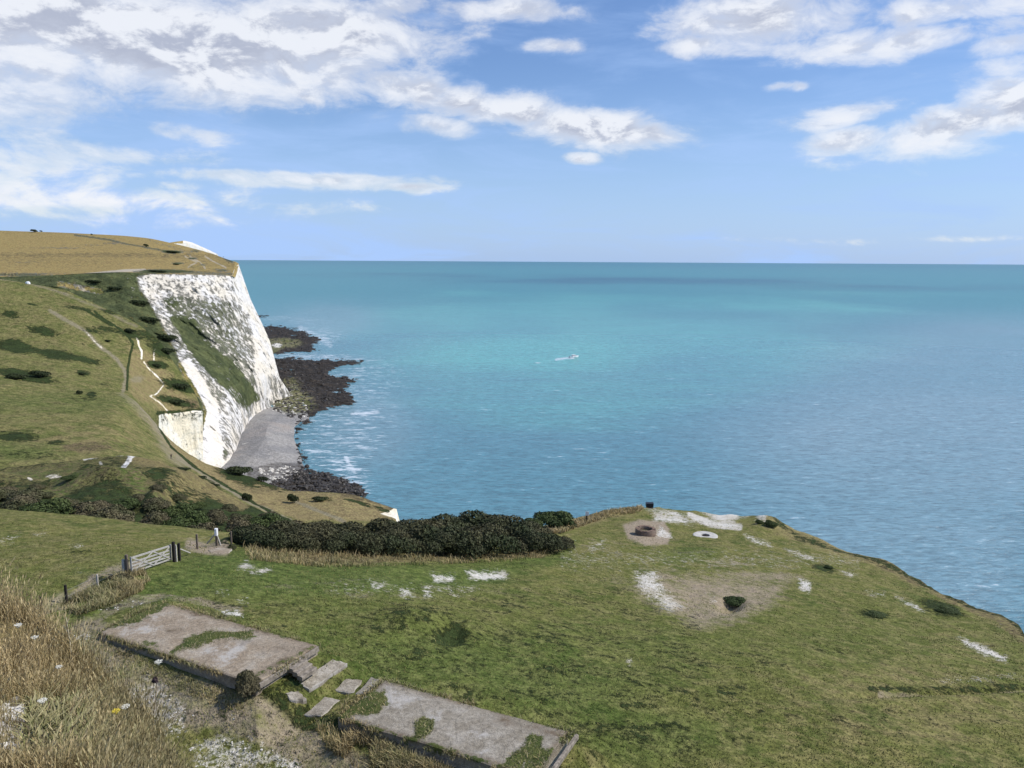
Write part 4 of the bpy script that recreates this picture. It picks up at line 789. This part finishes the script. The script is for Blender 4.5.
Pk = BANK.sample([(-10,700),(60,690),(110,740),(120,790),(-10,800)], 500); Pk = Pk[fbm(Pk, .7, 2, 4) > .5]; stones('bank_chalk', Pk, .01, .05, mChalkS, 'white chalk crumbs between the grass stalks of the near bank')
pr = []
for pl, n_ in ((ledge1, 500), (ledge2, 1500), (ledge3, 1300)): pr.append(FO.sample(pl, n_))
pr.append(FO.sample([(296,420),(312,418),(318,424),(300,436),(305,452),(310,470),(345,476),(372,492),(366,500),(300,480),(296,450)], 500)); Pr = np.concatenate(pr)
stones('shore_boulders', Pr, .3, 1.5, mBlackR, 'black seaweed covered boulders along the foot of the cliffs', 'boulders', .7)
stones('pale_boulders', np.concatenate([FO.sample([(275,385),(300,400),(312,412),(300,420),(262,408),(270,395)], 60), FO.sample([(255,470),(290,465),(300,475),(270,482)], 70)]), .4, 1.6, mPaleR, 'pale fallen chalk boulders at the foot of the cliff beside the beach', 'boulders', .7)

# ================================================================== CONCRETE
def concmat(name, base, alt):
    g = G(name); a = g.attr('ma'); n1 = g.noise(.7, 6, .75); n2 = g.noise(.13, 5, .8, seed=2); n3 = g.noise(.035, 3, .7, seed=3)
    c = g.mix(g.ss(n1, .38, .62), base, alt); c = g.mul(c, g.ss(g.mt('ADD', n2, g.mt('MULTIPLY', n3, .6)), .45, 1.1, .52, 1.45))
    c = g.mix(thr(g, a[1], n1, 3.0, .4), c, (.46,.43,.39))        # pale worn spots
    c = g.mix(thr(g, a[3], n1, 2.6, .35), c, (.16,.12,.08))        # litter, soil
    nn = g.mt('ADD', g.mt('MULTIPLY', g.noise(.45, 5, .7, seed=5), .55), g.mt('MULTIPLY', n2, .45))
    c = g.mix(thr(g, a[2], nn, 3.2, .12), c, g.mul(g.mix(g.ss(n1, .4, .6), (.055,.075,.02), (.09,.10,.03)), g.ss(n3, .3, .7, .6, 1.4)))
    crack = g.n('ShaderNodeTexVoronoi', feature='DISTANCE_TO_EDGE'); g.set(crack.inputs['Vector'], g.pos()); crack.inputs['Scale'].default_value = .55
    c = g.mix(g.ss(g.mt('ADD', crack.outputs['Distance'], g.mt('MULTIPLY', n2, .03)), .03, .016, 0., .22), c, (.06,.055,.045))
    return g.bsdf(c, .92, .12, g.bump(g.mt('ADD', n2, g.mt('ADD', n3, g.mt('MULTIPLY', a[2], 1.5))), .03, 1))
mConc = concmat('old_concrete', (.265,.21,.15), (.36,.305,.235)); mConc2 = concmat('grey_concrete', (.23,.20,.155), (.34,.305,.25)); mStep = plain('worn_concrete', (.22,.19,.155), .95, .45, .12, .1, bump=.01)
def slab(A, x, y, L_, W_, th, mat, parent, name, polys, step=.06, wob=.05, cut=None):
    nx = int(L_/step)+1; ny = int(W_/step)+1
    a, b = np.meshgrid(np.linspace(0, 1, nx), np.linspace(0, 1, ny), indexing='ij'); P = A+a[..., None]*x*L_+b[..., None]*y*W_
    f = P.reshape(-1, 3); e = np.minimum(np.minimum(a, 1-a)*L_, np.minimum(b, 1-b)*W_).ravel(); c0 = A+x*L_/2+y*W_/2
    dr = f-c0; dr /= np.linalg.norm(dr, axis=1)[:, None]+1e-6; f = f-dr*((fbm(f, .7, 3, 4)*1.6*wob)*np.exp(-e/.15))[:, None]
    f[:, 2] += (fbm(f, .8, 3, 6)-.5)*.03-.035*np.exp(-e/.04)
    sh = Sheet.__new__(Sheet); sh.P = f; sh.U, sh.V = proj(f); sh.m = np.zeros((8, len(f)))
    for k, p_, v_ in polys: sh.poly(k, p_, v_, 6)
    f[:, 2] += .05*np.clip(sh.m[SCR]-.3, 0, 1)+.0
    ring = [i*ny for i in range(nx)]+[(nx-1)*ny+j for j in range(1, ny)]+[i*ny+ny-1 for i in range(nx-2, -1, -1)]+[j for j in range(ny-2, 0, -1)]
    F = [(i*ny+j, (i+1)*ny+j, (i+1)*ny+j+1, i*ny+j+1) for i in range(nx-1) for j in range(ny-1)]
    base = len(f); low = f[ring].copy(); low[:, 2] -= th; low += (fbm(low, .3, 2, 5)[:, None]-.5)*.03; V = np.concatenate([f, low]); nr_ = len(ring)
    F += [(ring[(i+1) % nr_], ring[i], base+i, base+(i+1) % nr_) for i in range(nr_)]
    c = np.clip(sh.m, 0, 1); c = np.concatenate([c, np.zeros((8, nr_))], 1); c[3, base:] = .4
    o = npmesh(name, V, np.array(F), mat, parent, False, {'ma': c[:4].T}); return o, f
A, x, y, L_, W_ = S1; root = empty('concrete_slab', tuple(A+x*L_/2+y*W_/2-[0, 0, .4])); tag(root, 'big stepped concrete slab with a grass strip across it, nearest the field gate', 'concrete slab'); off = np.array(root.location)
o, _ = slab(A-off, x, y, L_, W_, .42, mConc, root, 'slab_top', [])
def recolor(o, f, polys, off, border=None):
    sh = Sheet.__new__(Sheet); me = o.data; n = len(me.vertices); f = np.zeros(n*3, np.float32); me.vertices.foreach_get('co', f); f = f.reshape(-1, 3).astype(float)+off
    sh.P = f; sh.U, sh.V = proj(f); sh.m = np.zeros((8, n))
    if border:
        sh.line(DRY, border+border[:1], 3, .55, 7); sh.line(SCR, border+border[:1], 2, .52, 4)
    for k, p_, v_ in polys: sh.poly(k, p_, v_, 9)
    pass
    nz_ = np.clip(sh.m[SCR]-.3, 0, 1); f[:, 2] += .06*nz_; me.vertices.foreach_set('co', (f-off).astype(np.float32).ravel())
    me.color_attributes['ma'].data.foreach_set('color', np.clip(sh.m[:4], 0, 1).T.astype(np.float32).ravel()); me.update()
slabgrass = [[(172,652),(190,636),(212,630),(232,632),(250,630),(256,636),(240,640),(222,640),(204,646),(190,650)], [(112,627),(126,613),(150,602),(168,600),(162,608),(146,618),(128,626)], [(164,628),(182,628),(184,632),(168,634)], [(142,642),(160,641),(158,646),(146,647)], [(210,612),(222,612),(218,616)]]
recolor(o, None, [(SCR, slabgrass[0], .95), (SCR, slabgrass[1], 1.0), (DRY, slabgrass[2], .8), (SCR, slabgrass[3], .6), (DRY, [(225,640),(318,644),(300,655),(262,652)], .35), (DI, [(200,650),(250,640),(240,660),(215,668)], .5), (DRY, slabgrass[4], .6), (DI, [(95,632),(150,612),(190,625),(120,640)], .35), (SCR, [(250,648),(262,652),(268,660),(258,656)], .5)], off, [(165,602),(318,645),(240,683),(95,632)])
mb = MB()                                # raised lip along the far right end
e0 = A+x*(L_+.05)-off; e1 = e0+y*W_
mb.bar(e0+y*.05-[0, 0, .11], e0+y*(W_*.97)-[0, 0, .11], .09, .2, .02); mb.build('end_wall', mStep, root)
st = MB()
for k_ in range(3):
    s0 = e0+y*(W_*.30)+x*(.16+.2*k_)-[0, 0, .14+.09*k_]; st.bar(s0, s0+y*.75, .22, .16, .02)
st.build('steps', mStep, root)
A, x, y, L_, W_ = S2; root = empty('concrete_slab', tuple(A+x*L_/2+y*W_/2-[0, 0, .4])); tag(root, 'big patched grey concrete slab with a grass hole, at the bottom edge of the photo', 'concrete slab'); off = np.array(root.location)
o, _ = slab(A-off, x, y, L_, W_, .42, mConc2, root, 'slab_top', [], wob=.08)
recolor(o, None, [(SCR, [(414,722),(422,718),(434,720),(432,732),(424,740),(415,738)], 1.), (SCR, [(340,700),(362,700),(385,690),(388,704),(378,714),(352,716),(340,722)], 1.), (SCR, [(500,768),(524,742),(530,733),(545,736),(540,748),(552,752),(540,775)], .85), (DI, [(372,730),(396,736),(398,742),(376,738)], 1.), (DI, [(385,684),(420,698),(400,712),(380,706)], .45), (DI, [(470,730),(488,734),(480,738)], .8), (DI, [(474,750),(486,750),(482,756)], .9), (DRY, [(500,712),(568,731),(560,740),(490,722)], .5), (DI, [(430,735),(440,720),(440,712),(428,716)], .5)], off, [(384,679),(570,731),(530,775),(346,720)])
mb = MB(); e0 = A+x*(L_+.22)-off; mb.bar(e0-[0, 0, .12], e0+y*W_-[0, 0, .12], .13, .17, .03); mb.build('end_wall', mStep, root)
def edge_tufts(name, S_, z_, n, label, polys):
    A_, x_, y_, L0, W0 = S_; t = rng.random(n)*(2*L0+2*W0); P_ = []
    for q in t:
        if q < L0: p = A_+x_*q
        elif q < 2*L0: p = A_+x_*(q-L0)+y_*W0
        elif q < 2*L0+W0: p = A_+y_*(q-2*L0)
        else: p = A_+x_*L0+y_*(q-2*L0-W0)
        P_.append(p+x_*rng.normal(0, .09)+y_*rng.normal(0, .09)-[0, 0, .03])
    P_ = np.array(P_); P_ = P_[fbm(P_, .7, 3, 71) > .46]
    for pl in polys:
        Q = []; us_ = np.array(pl)
        while len(Q) < 500:
            u, v = rng.uniform(us_[:, 0].min(), us_[:, 0].max()), rng.uniform(us_[:, 1].min(), us_[:, 1].max()); c_ = False
            for i in range(len(pl)):
                (ax, ay), (bx, by) = pl[i], pl[(i+1) % len(pl)]
                if (ay > v) != (by > v) and u < (bx-ax)*(v-ay)/(by-ay)+ax: c_ = not c_
            if c_: Q.append(atZ(u, v, z_+.01))
        P_ = np.concatenate([P_, np.array(Q)])
    blades(name, P_, .03, .14, .010, .25, label, lw=.6)
edge_tufts('slab_weeds', S1, zS1, 5000, 'grass tufts creeping over the edges of the stepped concrete slab', slabgrass[:2])
edge_tufts('slab_weeds', S2, zS2, 4500, 'grass tufts creeping over the edges of the patched concrete slab', [[(414,722),(422,718),(434,720),(432,732),(424,740),(415,738)], [(340,700),(362,700),(385,690),(388,704),(378,714),(352,716),(340,722)], [(500,768),(524,742),(530,733),(545,736),(540,748),(552,752),(540,775)]])
gz = lambda u, v: N.at(u, v)[2]
def flag(poly, z, th, label, name='paving_slab', mat=None, group=None):
    Pq = [atZ(u, v, (gz(604, 757) if 'rounded' in label else .65*gz(u, v)+.35*z)+.02) for u, v in poly]; c = np.mean(Pq, 0); V = []; n = len(Pq)
    e = []                                   # subdivided broken outline
    for i in range(n):
        p, q = Pq[i], Pq[(i+1) % n]
        for t in (0, .25, .5, .75): e.append(p*(1-t)+q*t+np.append(rng.normal(0, .022, 2), 0))
    m_ = len(e); V = [p-c for p in e]+[(p-c)*.93+[0, 0, .03] for p in e]+[p-c-[0, 0, th] for p in e]+[np.array([0, 0, .035])]
    F = [(i, (i+1) % m_, m_+(i+1) % m_, m_+i) for i in range(m_)]+[(2*m_+i, 2*m_+(i+1) % m_, (i+1) % m_, i) for i in range(m_)]+[(m_+i, m_+(i+1) % m_, 3*m_) for i in range(m_)]
    mb = MB().add(V, F); o = mb.build(name, mat or mConc2); o.location = c; me = o.data; at_ = me.color_attributes.new('ma', 'FLOAT_COLOR', 'POINT')
    cols = np.zeros((len(V), 4), np.float32); cols[:m_, 1] = .7; at_.data.foreach_set('color', cols.ravel()); return tag(o, label, 'paving slab', group)
for poly, lb in [([(298,683),(333,659),(347,664),(310,689)], 'long pale plank-like concrete piece right below the steps of the big slab'), ([(334,691),(346,679),(362,680),(353,693)], 'bright nearly square concrete piece left of the patched slab corner'), ([(355,694),(372,677),(385,682),(374,698)], 'grey concrete piece touching the left end of the patched slab'),
                 ([(305,715),(325,697),(340,700),(322,716)], 'brownish concrete piece lowest of the broken pieces between the two slabs'), ([(284,694),(298,691),(306,699),(292,701)], 'small pale concrete scrap nearest the steps at the left of the broken pieces'),
                 ([(569,757),(573,748),(590,751),(594,757),(588,763)], 'rounded concrete pad with a pale rim just beyond the right end of the patched slab'), ([(563,772),(566,763),(584,766),(588,774)], 'rounded concrete pad cut by the bottom edge of the photo, right of the patched slab')]:
    cu, cv = np.mean(poly, 0); flag(poly, gz(cu, cv)+.0, .2, lb)
flag([(208,550),(218,548),(232,549),(229,554),(212,554)], gz(220,551)+.04, .15, 'small pale brown concrete pad beside the mound near the tripod post', 'concrete_pad', mConc)
# ================================================================== GATE, POSTS, FENCES
def g_(u, v): return N.at(u, v).copy()
def unit(v): return v/np.linalg.norm(v)
PL = g_(131, 576); PR = g_(172, 561.5); PR[2] = PR[2]+.02; PL[2] += .02
root = empty('field_gate', tuple(PL)); tag(root, 'pale weathered timber five bar gate with crossed braces standing open to the grass field', 'gate')
a = np.array([0, 0, 0.]); b = PR-PL; ux = unit(b); HG = .80
for k_, hz in enumerate((.12, .27, .42, .58, HG)):
    MB().bar(a+ux*.09+[0, 0, hz], b-ux*.06+[0, 0, hz], .035, .075 if k_ < 4 else .09, .006).build('bar', mGalv, root)
for p_ in (a+ux*.09, b-ux*.07): MB().bar(p_+[0, 0, .06], p_+[0, 0, HG+.06], .05, .07).build('stile', mGalv, root)
nrm_ = np.array([ux[1], -ux[0], 0])*.035; Lg = np.linalg.norm(b)
for f0, f1 in ((.04, .52), (.52, .96)):
    for s_ in (0, 1): MB().bar(a+ux*Lg*f0+[0, 0, .12 if s_ else HG]+nrm_, a+ux*Lg*f1+[0, 0, HG if s_ else .12]+nrm_, .02, .06, .004).build('brace', mGalv, root)
def post(name, u, v, h, w, mat, label, group=None, lean=(0, 0), capped=True):
    p = g_(u, v); o = MB(); t = np.array([lean[0], lean[1], h])
    o.bar((0, 0, -.2), t, w, w, w*.12); o.bar(t, t*(1+.02/h), w*.7, w*.7, w*.1); o = o.build(name, mat); o.location = p; return tag(o, label, 'post', group)
post('gate_post', 127.6, 575, .95, .12, mWood, 'weathered grey brown gate post at the left end of the field gate'); post('gate_post', 124.5, 575, .72, .12, mPale, 'short pale post outside the left gate post, in the brambles')
post('gate_post', 173.9, 562, 1.02, .13, mDarkWood, 'tall black gate post at the right end of the field gate'); post('gate_post', 177.0, 561.5, .85, .09, mPale, 'pale post squeezed between the two dark posts right of the gate'); post('gate_post', 180, 560.5, .9, .12, mDarkWood, 'second dark post, just right of the tall black gate post')
pa = g_(181, 561); pb = g_(190, 555); o = MB().bar((0, 0, .62), pb-pa+[0, 0, .1], .05, .06).build('stay_rail', mPale); o.location = pa; tag(o, 'pale sloping stay rail running down from the dark post right of the gate', 'rail')
post('fence_post', 67, 603.5, .80, .09, mDarkWood, 'thin dark fence post left of the rough grassy bank'); post('fence_post', 98, 589, .62, .07, mPale, 'short pale fence post on the rough bank left of the gate')
post('fence_post', 197.5, 549, .86, .10, mWood, 'brown fence post between the gate and the white topped tripod post'); post('fence_post', 231, 544.5, .78, .09, mWood, 'slim brown fence post right of the white topped tripod post')
post('fence_post', 42, 612, .6, .07, mDarkWood, 'low dark fence post at the top edge of the near grass bank')
# strands of wire between the fence posts
def wire(pts, label):
    root = empty('wire_strands', tuple(pts[0])); tag(root, label, 'fence wire')
    for hz in (.3, .55): 
        mb = MB()
        for p, q in zip(pts[:-1], pts[1:]): mb.tube(p-pts[0]+[0, 0, hz], q-pts[0]+[0, 0, hz], .005, n=5)
        mb.build('wire', mWire, root)
wire([g_(67, 603.5), g_(98, 589), g_(124.5, 575)], 'two thin wires strung from the dark fence post to the left gate post')
wire([g_(180, 560.5), g_(197.5, 549), g_(216, 544)], 'two thin wires strung from the dark posts to the white topped tripod post')
# strainer post with a white head and two stays
p = g_(216.5, 545); root = empty('strainer_post', tuple(p)); tag(root, 'post with a white painted head and two pale sloping stays, at the field corner', 'post')
MB().bar((0, 0, -.2), (0, 0, .62), .12, .12, .015).build('post', mWood, root); MB().bar((0, 0, .60), (0, 0, 1.0), .2, .16, .03).build('head', mWhite, root)
kx = 1/FPX*float((p-[0, 0, CAMZ])@FW)
MB().bar((-11.5*kx, .25, .0), (-.03, 0, .72), .07, .07).build('stay', mPale, root); MB().bar((6*kx, -.2, -.05), (.03, 0, .66), .05, .05).build('stay', mPale, root)
# small notice post by the sea edge
p = g_(587, 521.5); root = empty('notice_post', tuple(p)); tag(root, 'thin dark post carrying a small white notice at the sea edge', 'sign'); 
MB().bar((0, 0, -.2), (0, 0, 1.05), .12, .12, .015).build('post', mDarkWood, root); MB().bar((.03, -.09, .66), (.03, -.09, 1.08), .03, .36, .006).build('notice', mWhite, root)
# dark box on the headland tip
p = g_(649.5, 505.5); root = empty('dark_box', tuple(p)); tag(root, 'small dark blue box-shaped cabinet on a brown base at the tip of the headland', 'cabinet')
MB().bar((-.36, 0, .10), (.36, 0, .10), .55, .26, .03).build('base', mBoxBase, root); MB().bar((-.42, 0, .42), (.42, 0, .42), .6, .40, .03).build('cabinet', mDarkBox, root); MB().bar((-.44, 0, .64), (.44, 0, .64), .66, .05, .015).build('lid', mDarkBox, root)
# brick ring
g = G('old_brick'); tc_ = g.n('ShaderNodeTexCoord'); sp = g.n('ShaderNodeSeparateXYZ'); g.set(sp.inputs[0], tc_.outputs['Object']); an = g.mt('MULTIPLY', g.mt('ARCTAN2', sp.outputs[1], sp.outputs[0]), 1.0)
cv = g.n('ShaderNodeCombineXYZ'); g.set(cv.inputs[0], an); g.set(cv.inputs[1], sp.outputs[2]); bt = g.n('ShaderNodeTexBrick'); g.set(bt.inputs['Vector'], cv.outputs[0])
bt.inputs['Scale'].default_value = 1; bt.inputs['Brick Width'].default_value = .22; bt.inputs['Row Height'].default_value = .075; bt.inputs['Mortar Size'].default_value = .01
for nm, cx in (('Color1', (.22,.15,.11,1)), ('Color2', (.15,.105,.08,1)), ('Mortar', (.28,.25,.21,1))): bt.inputs[nm].default_value = cx
g.bsdf(g.mul(bt.outputs['Color'], g.ss(g.noise(.4, 4, .7), .3, .7, .6, 1.4)), .95, .1, g.bump(bt.outputs['Fac'], -.01)); mBrick = g.m
p = g_(645.5, 534.5); kx = float((p-[0, 0, CAMZ])@FW)/FPX; Rb = 10.2*kx
root = empty('brick_ring', tuple(p)); tag(root, 'low round brick gun-pit wall on bare ground near the tip of the headland', 'brick wall')
hb = 6*kx; MB().lathe([(Rb, -.3), (Rb, hb*.92), (Rb-.02, hb), (Rb-.33, hb), (Rb-.35, hb*.92), (Rb-.35, -.3)], 40).build('wall', mBrick, root)
mb = MB(); mb.lathe([(Rb-.36, hb*.55), (.02, hb*.6)], 30); mb.build('fill', plain('pit_fill', (.13,.12,.07), .95, .5, .2, .1, bump=.05), root)
mb = MB()                                # broken coping bricks
for k_ in range(26):
    t = k_/26*2*math.pi
    if k_ % 7 == 3: continue
    c0 = np.array([math.cos(t), math.sin(t), 0])*(Rb-.17); tn = np.array([-math.sin(t), math.cos(t), 0])*.11; mb.bar(c0-tn+[0, 0, hb+.03], c0+tn+[0, 0, hb+.03+.02*rnd.random()], .3, .06, .008)
mb.build('coping', mBrick, root)
# chalk-white round base with a hub
p = g_(705.5, 536.5); kx = float((p-[0, 0, CAMZ])@FW)/FPX; Rb = 12.2*kx
root = empty('round_base', tuple(p)); tag(root, 'flat round white concrete base with a dark hub hole beside the brick ring', 'concrete base')
mWC = plain('white_concrete', (.47,.45,.41), .95, .2, .4, .1, bump=.02)
MB().lathe([(Rb, -.5), (Rb, .10), (Rb-.08, .14), (.42, .13), (.40, .02), (.28, -.1)], 44).build('disc', mWC, root); MB().lathe([(.41, -.05), (.3, .10), (.12, .16), (.02, .16)], 20).build('hub', mDarkWood, root)
# white board / pale stone on the far-left path
p = H.at(28, 282.5).copy(); mb = MB(); bm_ = []
mb.lathe([(1.3, -.3), (1.15, .5), (.7, 1.0), (.1, 1.15)], 9); o = mb.build('white_boulder', mWhite); o.location = p; o.scale = (1.1, .8, 1); tag(o, 'whitish boulder beside the path at the far left, below the golden down', 'boulder')

# ------------------------------------------------------------------ boat
p = atZ(573.8, 357.6, 0); root = empty('motor_boat', tuple(p), math.radians(28)); root.scale = (1.3, 1.3, 1.3); tag(root, 'small white motor boat under way on the open turquoise water', 'boat')
hull = MB(); st_ = [(-4.6, 1.25, .0, 1.15), (-3, 1.45, -.3, 1.15), (0, 1.5, -.4, 1.2), (2.4, 1.2, -.35, 1.4), (4.0, .6, -.1, 1.65), (4.9, .03, .7, 1.8)]
V = []
for X, w_, zb, zt in st_: V += [(X, 0, zb), (X, w_*.75, zb+.3), (X, w_, zt*.6), (X, w_*1.02, zt), (X, w_*.85, zt-.08), (X, 0, zt-.1), (X, -w_*.85, zt-.08), (X, -w_*1.02, zt), (X, -w_, zt*.6), (X, -w_*.75, zb+.3)]
F = [(i*10+j, (i+1)*10+j, (i+1)*10+(j+1) % 10, i*10+(j+1) % 10) for i in range(5) for j in range(10)]+[tuple(range(10))]
hull.add(V, F).build('hull', mWhite, root)
MB().bar((-1.6, 0, 1.7), (1.7, 0, 1.7), 1.9, 1.3, .2).build('cabin', mWhite, root); MB().bar((-1.62, 0, 1.95), (1.75, 0, 1.95), 1.93, .42, .05).build('window', plain('boat_window', (.02,.03,.04), .2, .1, .5, .5), root)
MB().bar((-2.4, 0, 2.45), (1.3, 0, 2.45), 2.0, .12, .04).build('roof', mWhite, root); mb = MB(); mb.tube((-.5, 0, 2.45), (-.5, 0, 4.0), .04, .02); mb.build('mast', mWhite, root); MB().bar((-4.7, 0, .7), (-4.7, 0, 1.4), .5, .4, .08).build('engine', mDarkWood, root)

# ------------------------------------------------------------------ walkers far off (1.75 m tall, a few pixels)
def person_mesh(stride=.18, arm=.12):
    J = {'hip': (0,0,.93), 'chest': (0,0,1.28), 'neck': (0,.01,1.47), 'head': (0,.02,1.60), 'top': (0,.02,1.70), 'ls': (-.19,0,1.41), 'le': (-.25,-arm,1.13), 'lh': (-.24,arm*.4,.90), 'rs': (.19,0,1.41), 're': (.25,arm,1.13), 'rh': (.24,arm*1.8,.90),
         'lp': (-.10,0,.90), 'lk': (-.11,stride*.6,.48), 'la': (-.11,stride*.9,.07), 'lt': (-.11,stride+.17,.03), 'rp': (.10,0,.90), 'rk': (.11,-stride*.2,.49), 'ra': (.11,-stride,.08), 'rt': (.11,-stride+.19,.03)}
    Rr_ = {'hip': .15, 'chest': .155, 'neck': .06, 'head': .095, 'top': .07, 'ls': .075, 'le': .047, 'lh': .035, 'rs': .075, 're': .047, 'rh': .035, 'lp': .10, 'lk': .065, 'la': .045, 'lt': .035, 'rp': .10, 'rk': .065, 'ra': .045, 'rt': .035}
    E_ = [('hip','chest'),('chest','neck'),('neck','head'),('head','top'),('chest','ls'),('ls','le'),('le','lh'),('chest','rs'),('rs','re'),('re','rh'),('hip','lp'),('lp','lk'),('lk','la'),('la','lt'),('hip','rp'),('rp','rk'),('rk','ra'),('ra','rt')]
    ks = list(J); me = bpy.data.meshes.new('person'); me.from_pydata([J[k] for k in ks], [(ks.index(a), ks.index(b)) for a, b in E_], []); return me, ks, Rr_
g = G('walker_clothes'); tc_ = g.n('ShaderNodeTexCoord'); sp = g.n('ShaderNodeSeparateXYZ'); g.set(sp.inputs[0], tc_.outputs['Object'])
c = g.mix(g.ss(sp.outputs[2], .93, .95), (.02,.022,.03), (.045,.03,.03)); c = g.mix(g.ss(sp.outputs[2], 1.46, 1.48), c, (.35,.22,.16)); c = g.mix(g.ss(sp.outputs[2], 1.62, 1.63), c, (.03,.02,.015)); g.bsdf(c, .8, .2); mPers = g.m
me, ks, Rr_ = person_mesh(); me.materials.append(mPers); per = bpy.data.objects.new('person', me); COL.objects.link(per)
sm = per.modifiers.new('skin', 'SKIN'); 
for i, k_ in enumerate(ks): me.skin_vertices[0].data[i].radius = (Rr_[k_], Rr_[k_]*.8); me.skin_vertices[0].data[i].use_root = (k_ == 'hip')
ss_ = per.modifiers.new('sub', 'SUBSURF'); ss_.levels = 1; ss_.render_levels = 1
ppl = [(M,171.2,459,'dark clothed walker on the worn path above the cream chalk face'),(Pn,217,255.5,'walker on the right skyline of the golden down, the left of two'),(Pn,223.5,256.8,'walker on the right skyline of the golden down, the right of two'),
       (Pn,5,275.5,'dark clad walker on the far left path, first from the left edge of the photo'),(Pn,9,275.5,'dark clad walker on the far left path, second from the left edge of the photo'),(Pn,12,275.5,'dark clad walker on the far left path, third from the left edge of the photo'),(Pn,15,275.6,'dark clad walker on the far left path, fourth from the left edge of the photo'),(Pn,228.5,264,'dark clad walker close to the brink at the top corner of the chalk cliff')]
for i, (sh, u, v, lb) in enumerate(ppl):
    o = per if i == 0 else per.copy()
    if i: COL.objects.link(o)
    o.location = sh.at(u, v); o.rotation_euler = (0, 0, rnd.uniform(0, 6)); tag(o, lb, 'person', 'walkers far along the cliff path')

# ------------------------------------------------------------------ single plants of the bank that stand out
mStalk = plain('stalk', (.12,.09,.05), .8, .3, .05); mUmbel = plain('umbel_white', (.62,.6,.52), .8, .2, .02); mDarkHead = plain('dark_seed_head', (.05,.032,.035), .9, .4, .02); mYel = plain('yellow_petal', (.7,.55,.05), .7, .1, .02); mPaleStalk = plain('pale_stalk', (.50,.44,.30), .8, .2, .05)
def plant(name, label, base, hgt, head, lean=(.02, 0), stalkmat=None, hr=.03, cat='plant', r0=.004, side=()):
    root = empty(name, tuple(base)); tag(root, label, cat); top = np.array([lean[0], lean[1], hgt]); m_ = top*.5+[.006, 0, 0]
    mb = MB(); mb.tube((0, 0, -.05), m_, r0, r0*.8, 6); mb.tube(m_, top, r0*.8, r0*.5, 6)
    for (f, dx, dz_) in side: mb.tube(top*f, top*f+[dx, 0, dz_], r0*.6, r0*.4, 5)
    mb.build('stalk', stalkmat or mStalk, root)
    if head is None: return root
    hb = MB()
    for i in range(40):
        t = i*2.4; q = math.sqrt(i/40)*hr; c0 = top+[math.cos(t)*q, math.sin(t)*q, .01+.01*rnd.random()-q*q*4]; hb.lathe([(.0015, -.004), (hr*.16, 0), (.001, .004)], 6, c0); 
        if i % 3 == 0: hb.tube(top-[0, 0, .02], c0, .0008, n=4)
    hb.build('flower_head', head, root); return root
def bank(u, v): return BANK.at(u, v).copy()
q = bank(150, 742); kq = float((q-[0, 0, CAMZ])@FW)/FPX
def upto(base, u, v):      # height above a base point whose top shows at pixel (u, v)
    d = ray(u, v); R_ = math.hypot(base[0], base[1]); t = np.array([d[0]*R_, d[1]*R_, CAMZ+d[2]*R_]); return t-base
t = upto(q, 158.5, 663)
r_ = plant('tall_umbel', 'tall thin dark stalk with pale flower head on the near bank before the slab', q, t[2], mUmbel, (t[0], t[1]), hr=.03, r0=.003)
tb = t*.78; mb = MB()
for i in range(26):
    a_ = i*2.4; q_ = .022*math.sqrt(i/26); mb.lathe([(.001, -.012), (.007, 0), (.001, .014)], 6, tb+[math.cos(a_)*q_-.012, math.sin(a_)*q_, rnd.uniform(-.016, .016)])
mb.build('seed_head', mDarkHead, r_)
q = bank(72, 668); t = upto(q, 66, 617); plant('dead_stalk', 'pale bleached plant stalk leaning up from the crest of the near bank', q, t[2], None, (t[0], t[1]), mPaleStalk, r0=.006, side=((.5, .05, .06), (.7, -.04, .07), (.85, .02, .05)))
q = bank(84, 672); t = upto(q, 84, 616); plant('dead_stalk', 'slender straight straw stalk just right of the pale bleached one', q, t[2], None, (t[0], t[1]), mPaleStalk, r0=.003)
for (u, v, mt_, hh, lb, hr_) in [(119, 730, mYel, .12, 'yellow flower head among the dry grass of the near bank', .03), (127, 725, mUmbel, .13, 'white umbel just right of the yellow flower on the near bank', .035), (20, 642, mUmbel, .14, 'white umbel near the left edge of the photo, high on the near bank', .03), (36, 650, mUmbel, .10, 'small white umbel in the upper left part of the near bank', .03), (62, 683, mUmbel, .12, 'white umbel in the middle of the near bank', .026), (45, 716, mUmbel, .08, 'white umbel low on the near bank above the chalk crumbs', .03)]:
    q = bank(u, v+12); plant('flower', lb, q, hh+.12, mt_, (0, 0), hr=hr_, r0=.002, cat='flower')
for o in list(bpy.data.objects):
    if o.get('label') == 'x': bpy.data.objects.remove(o)
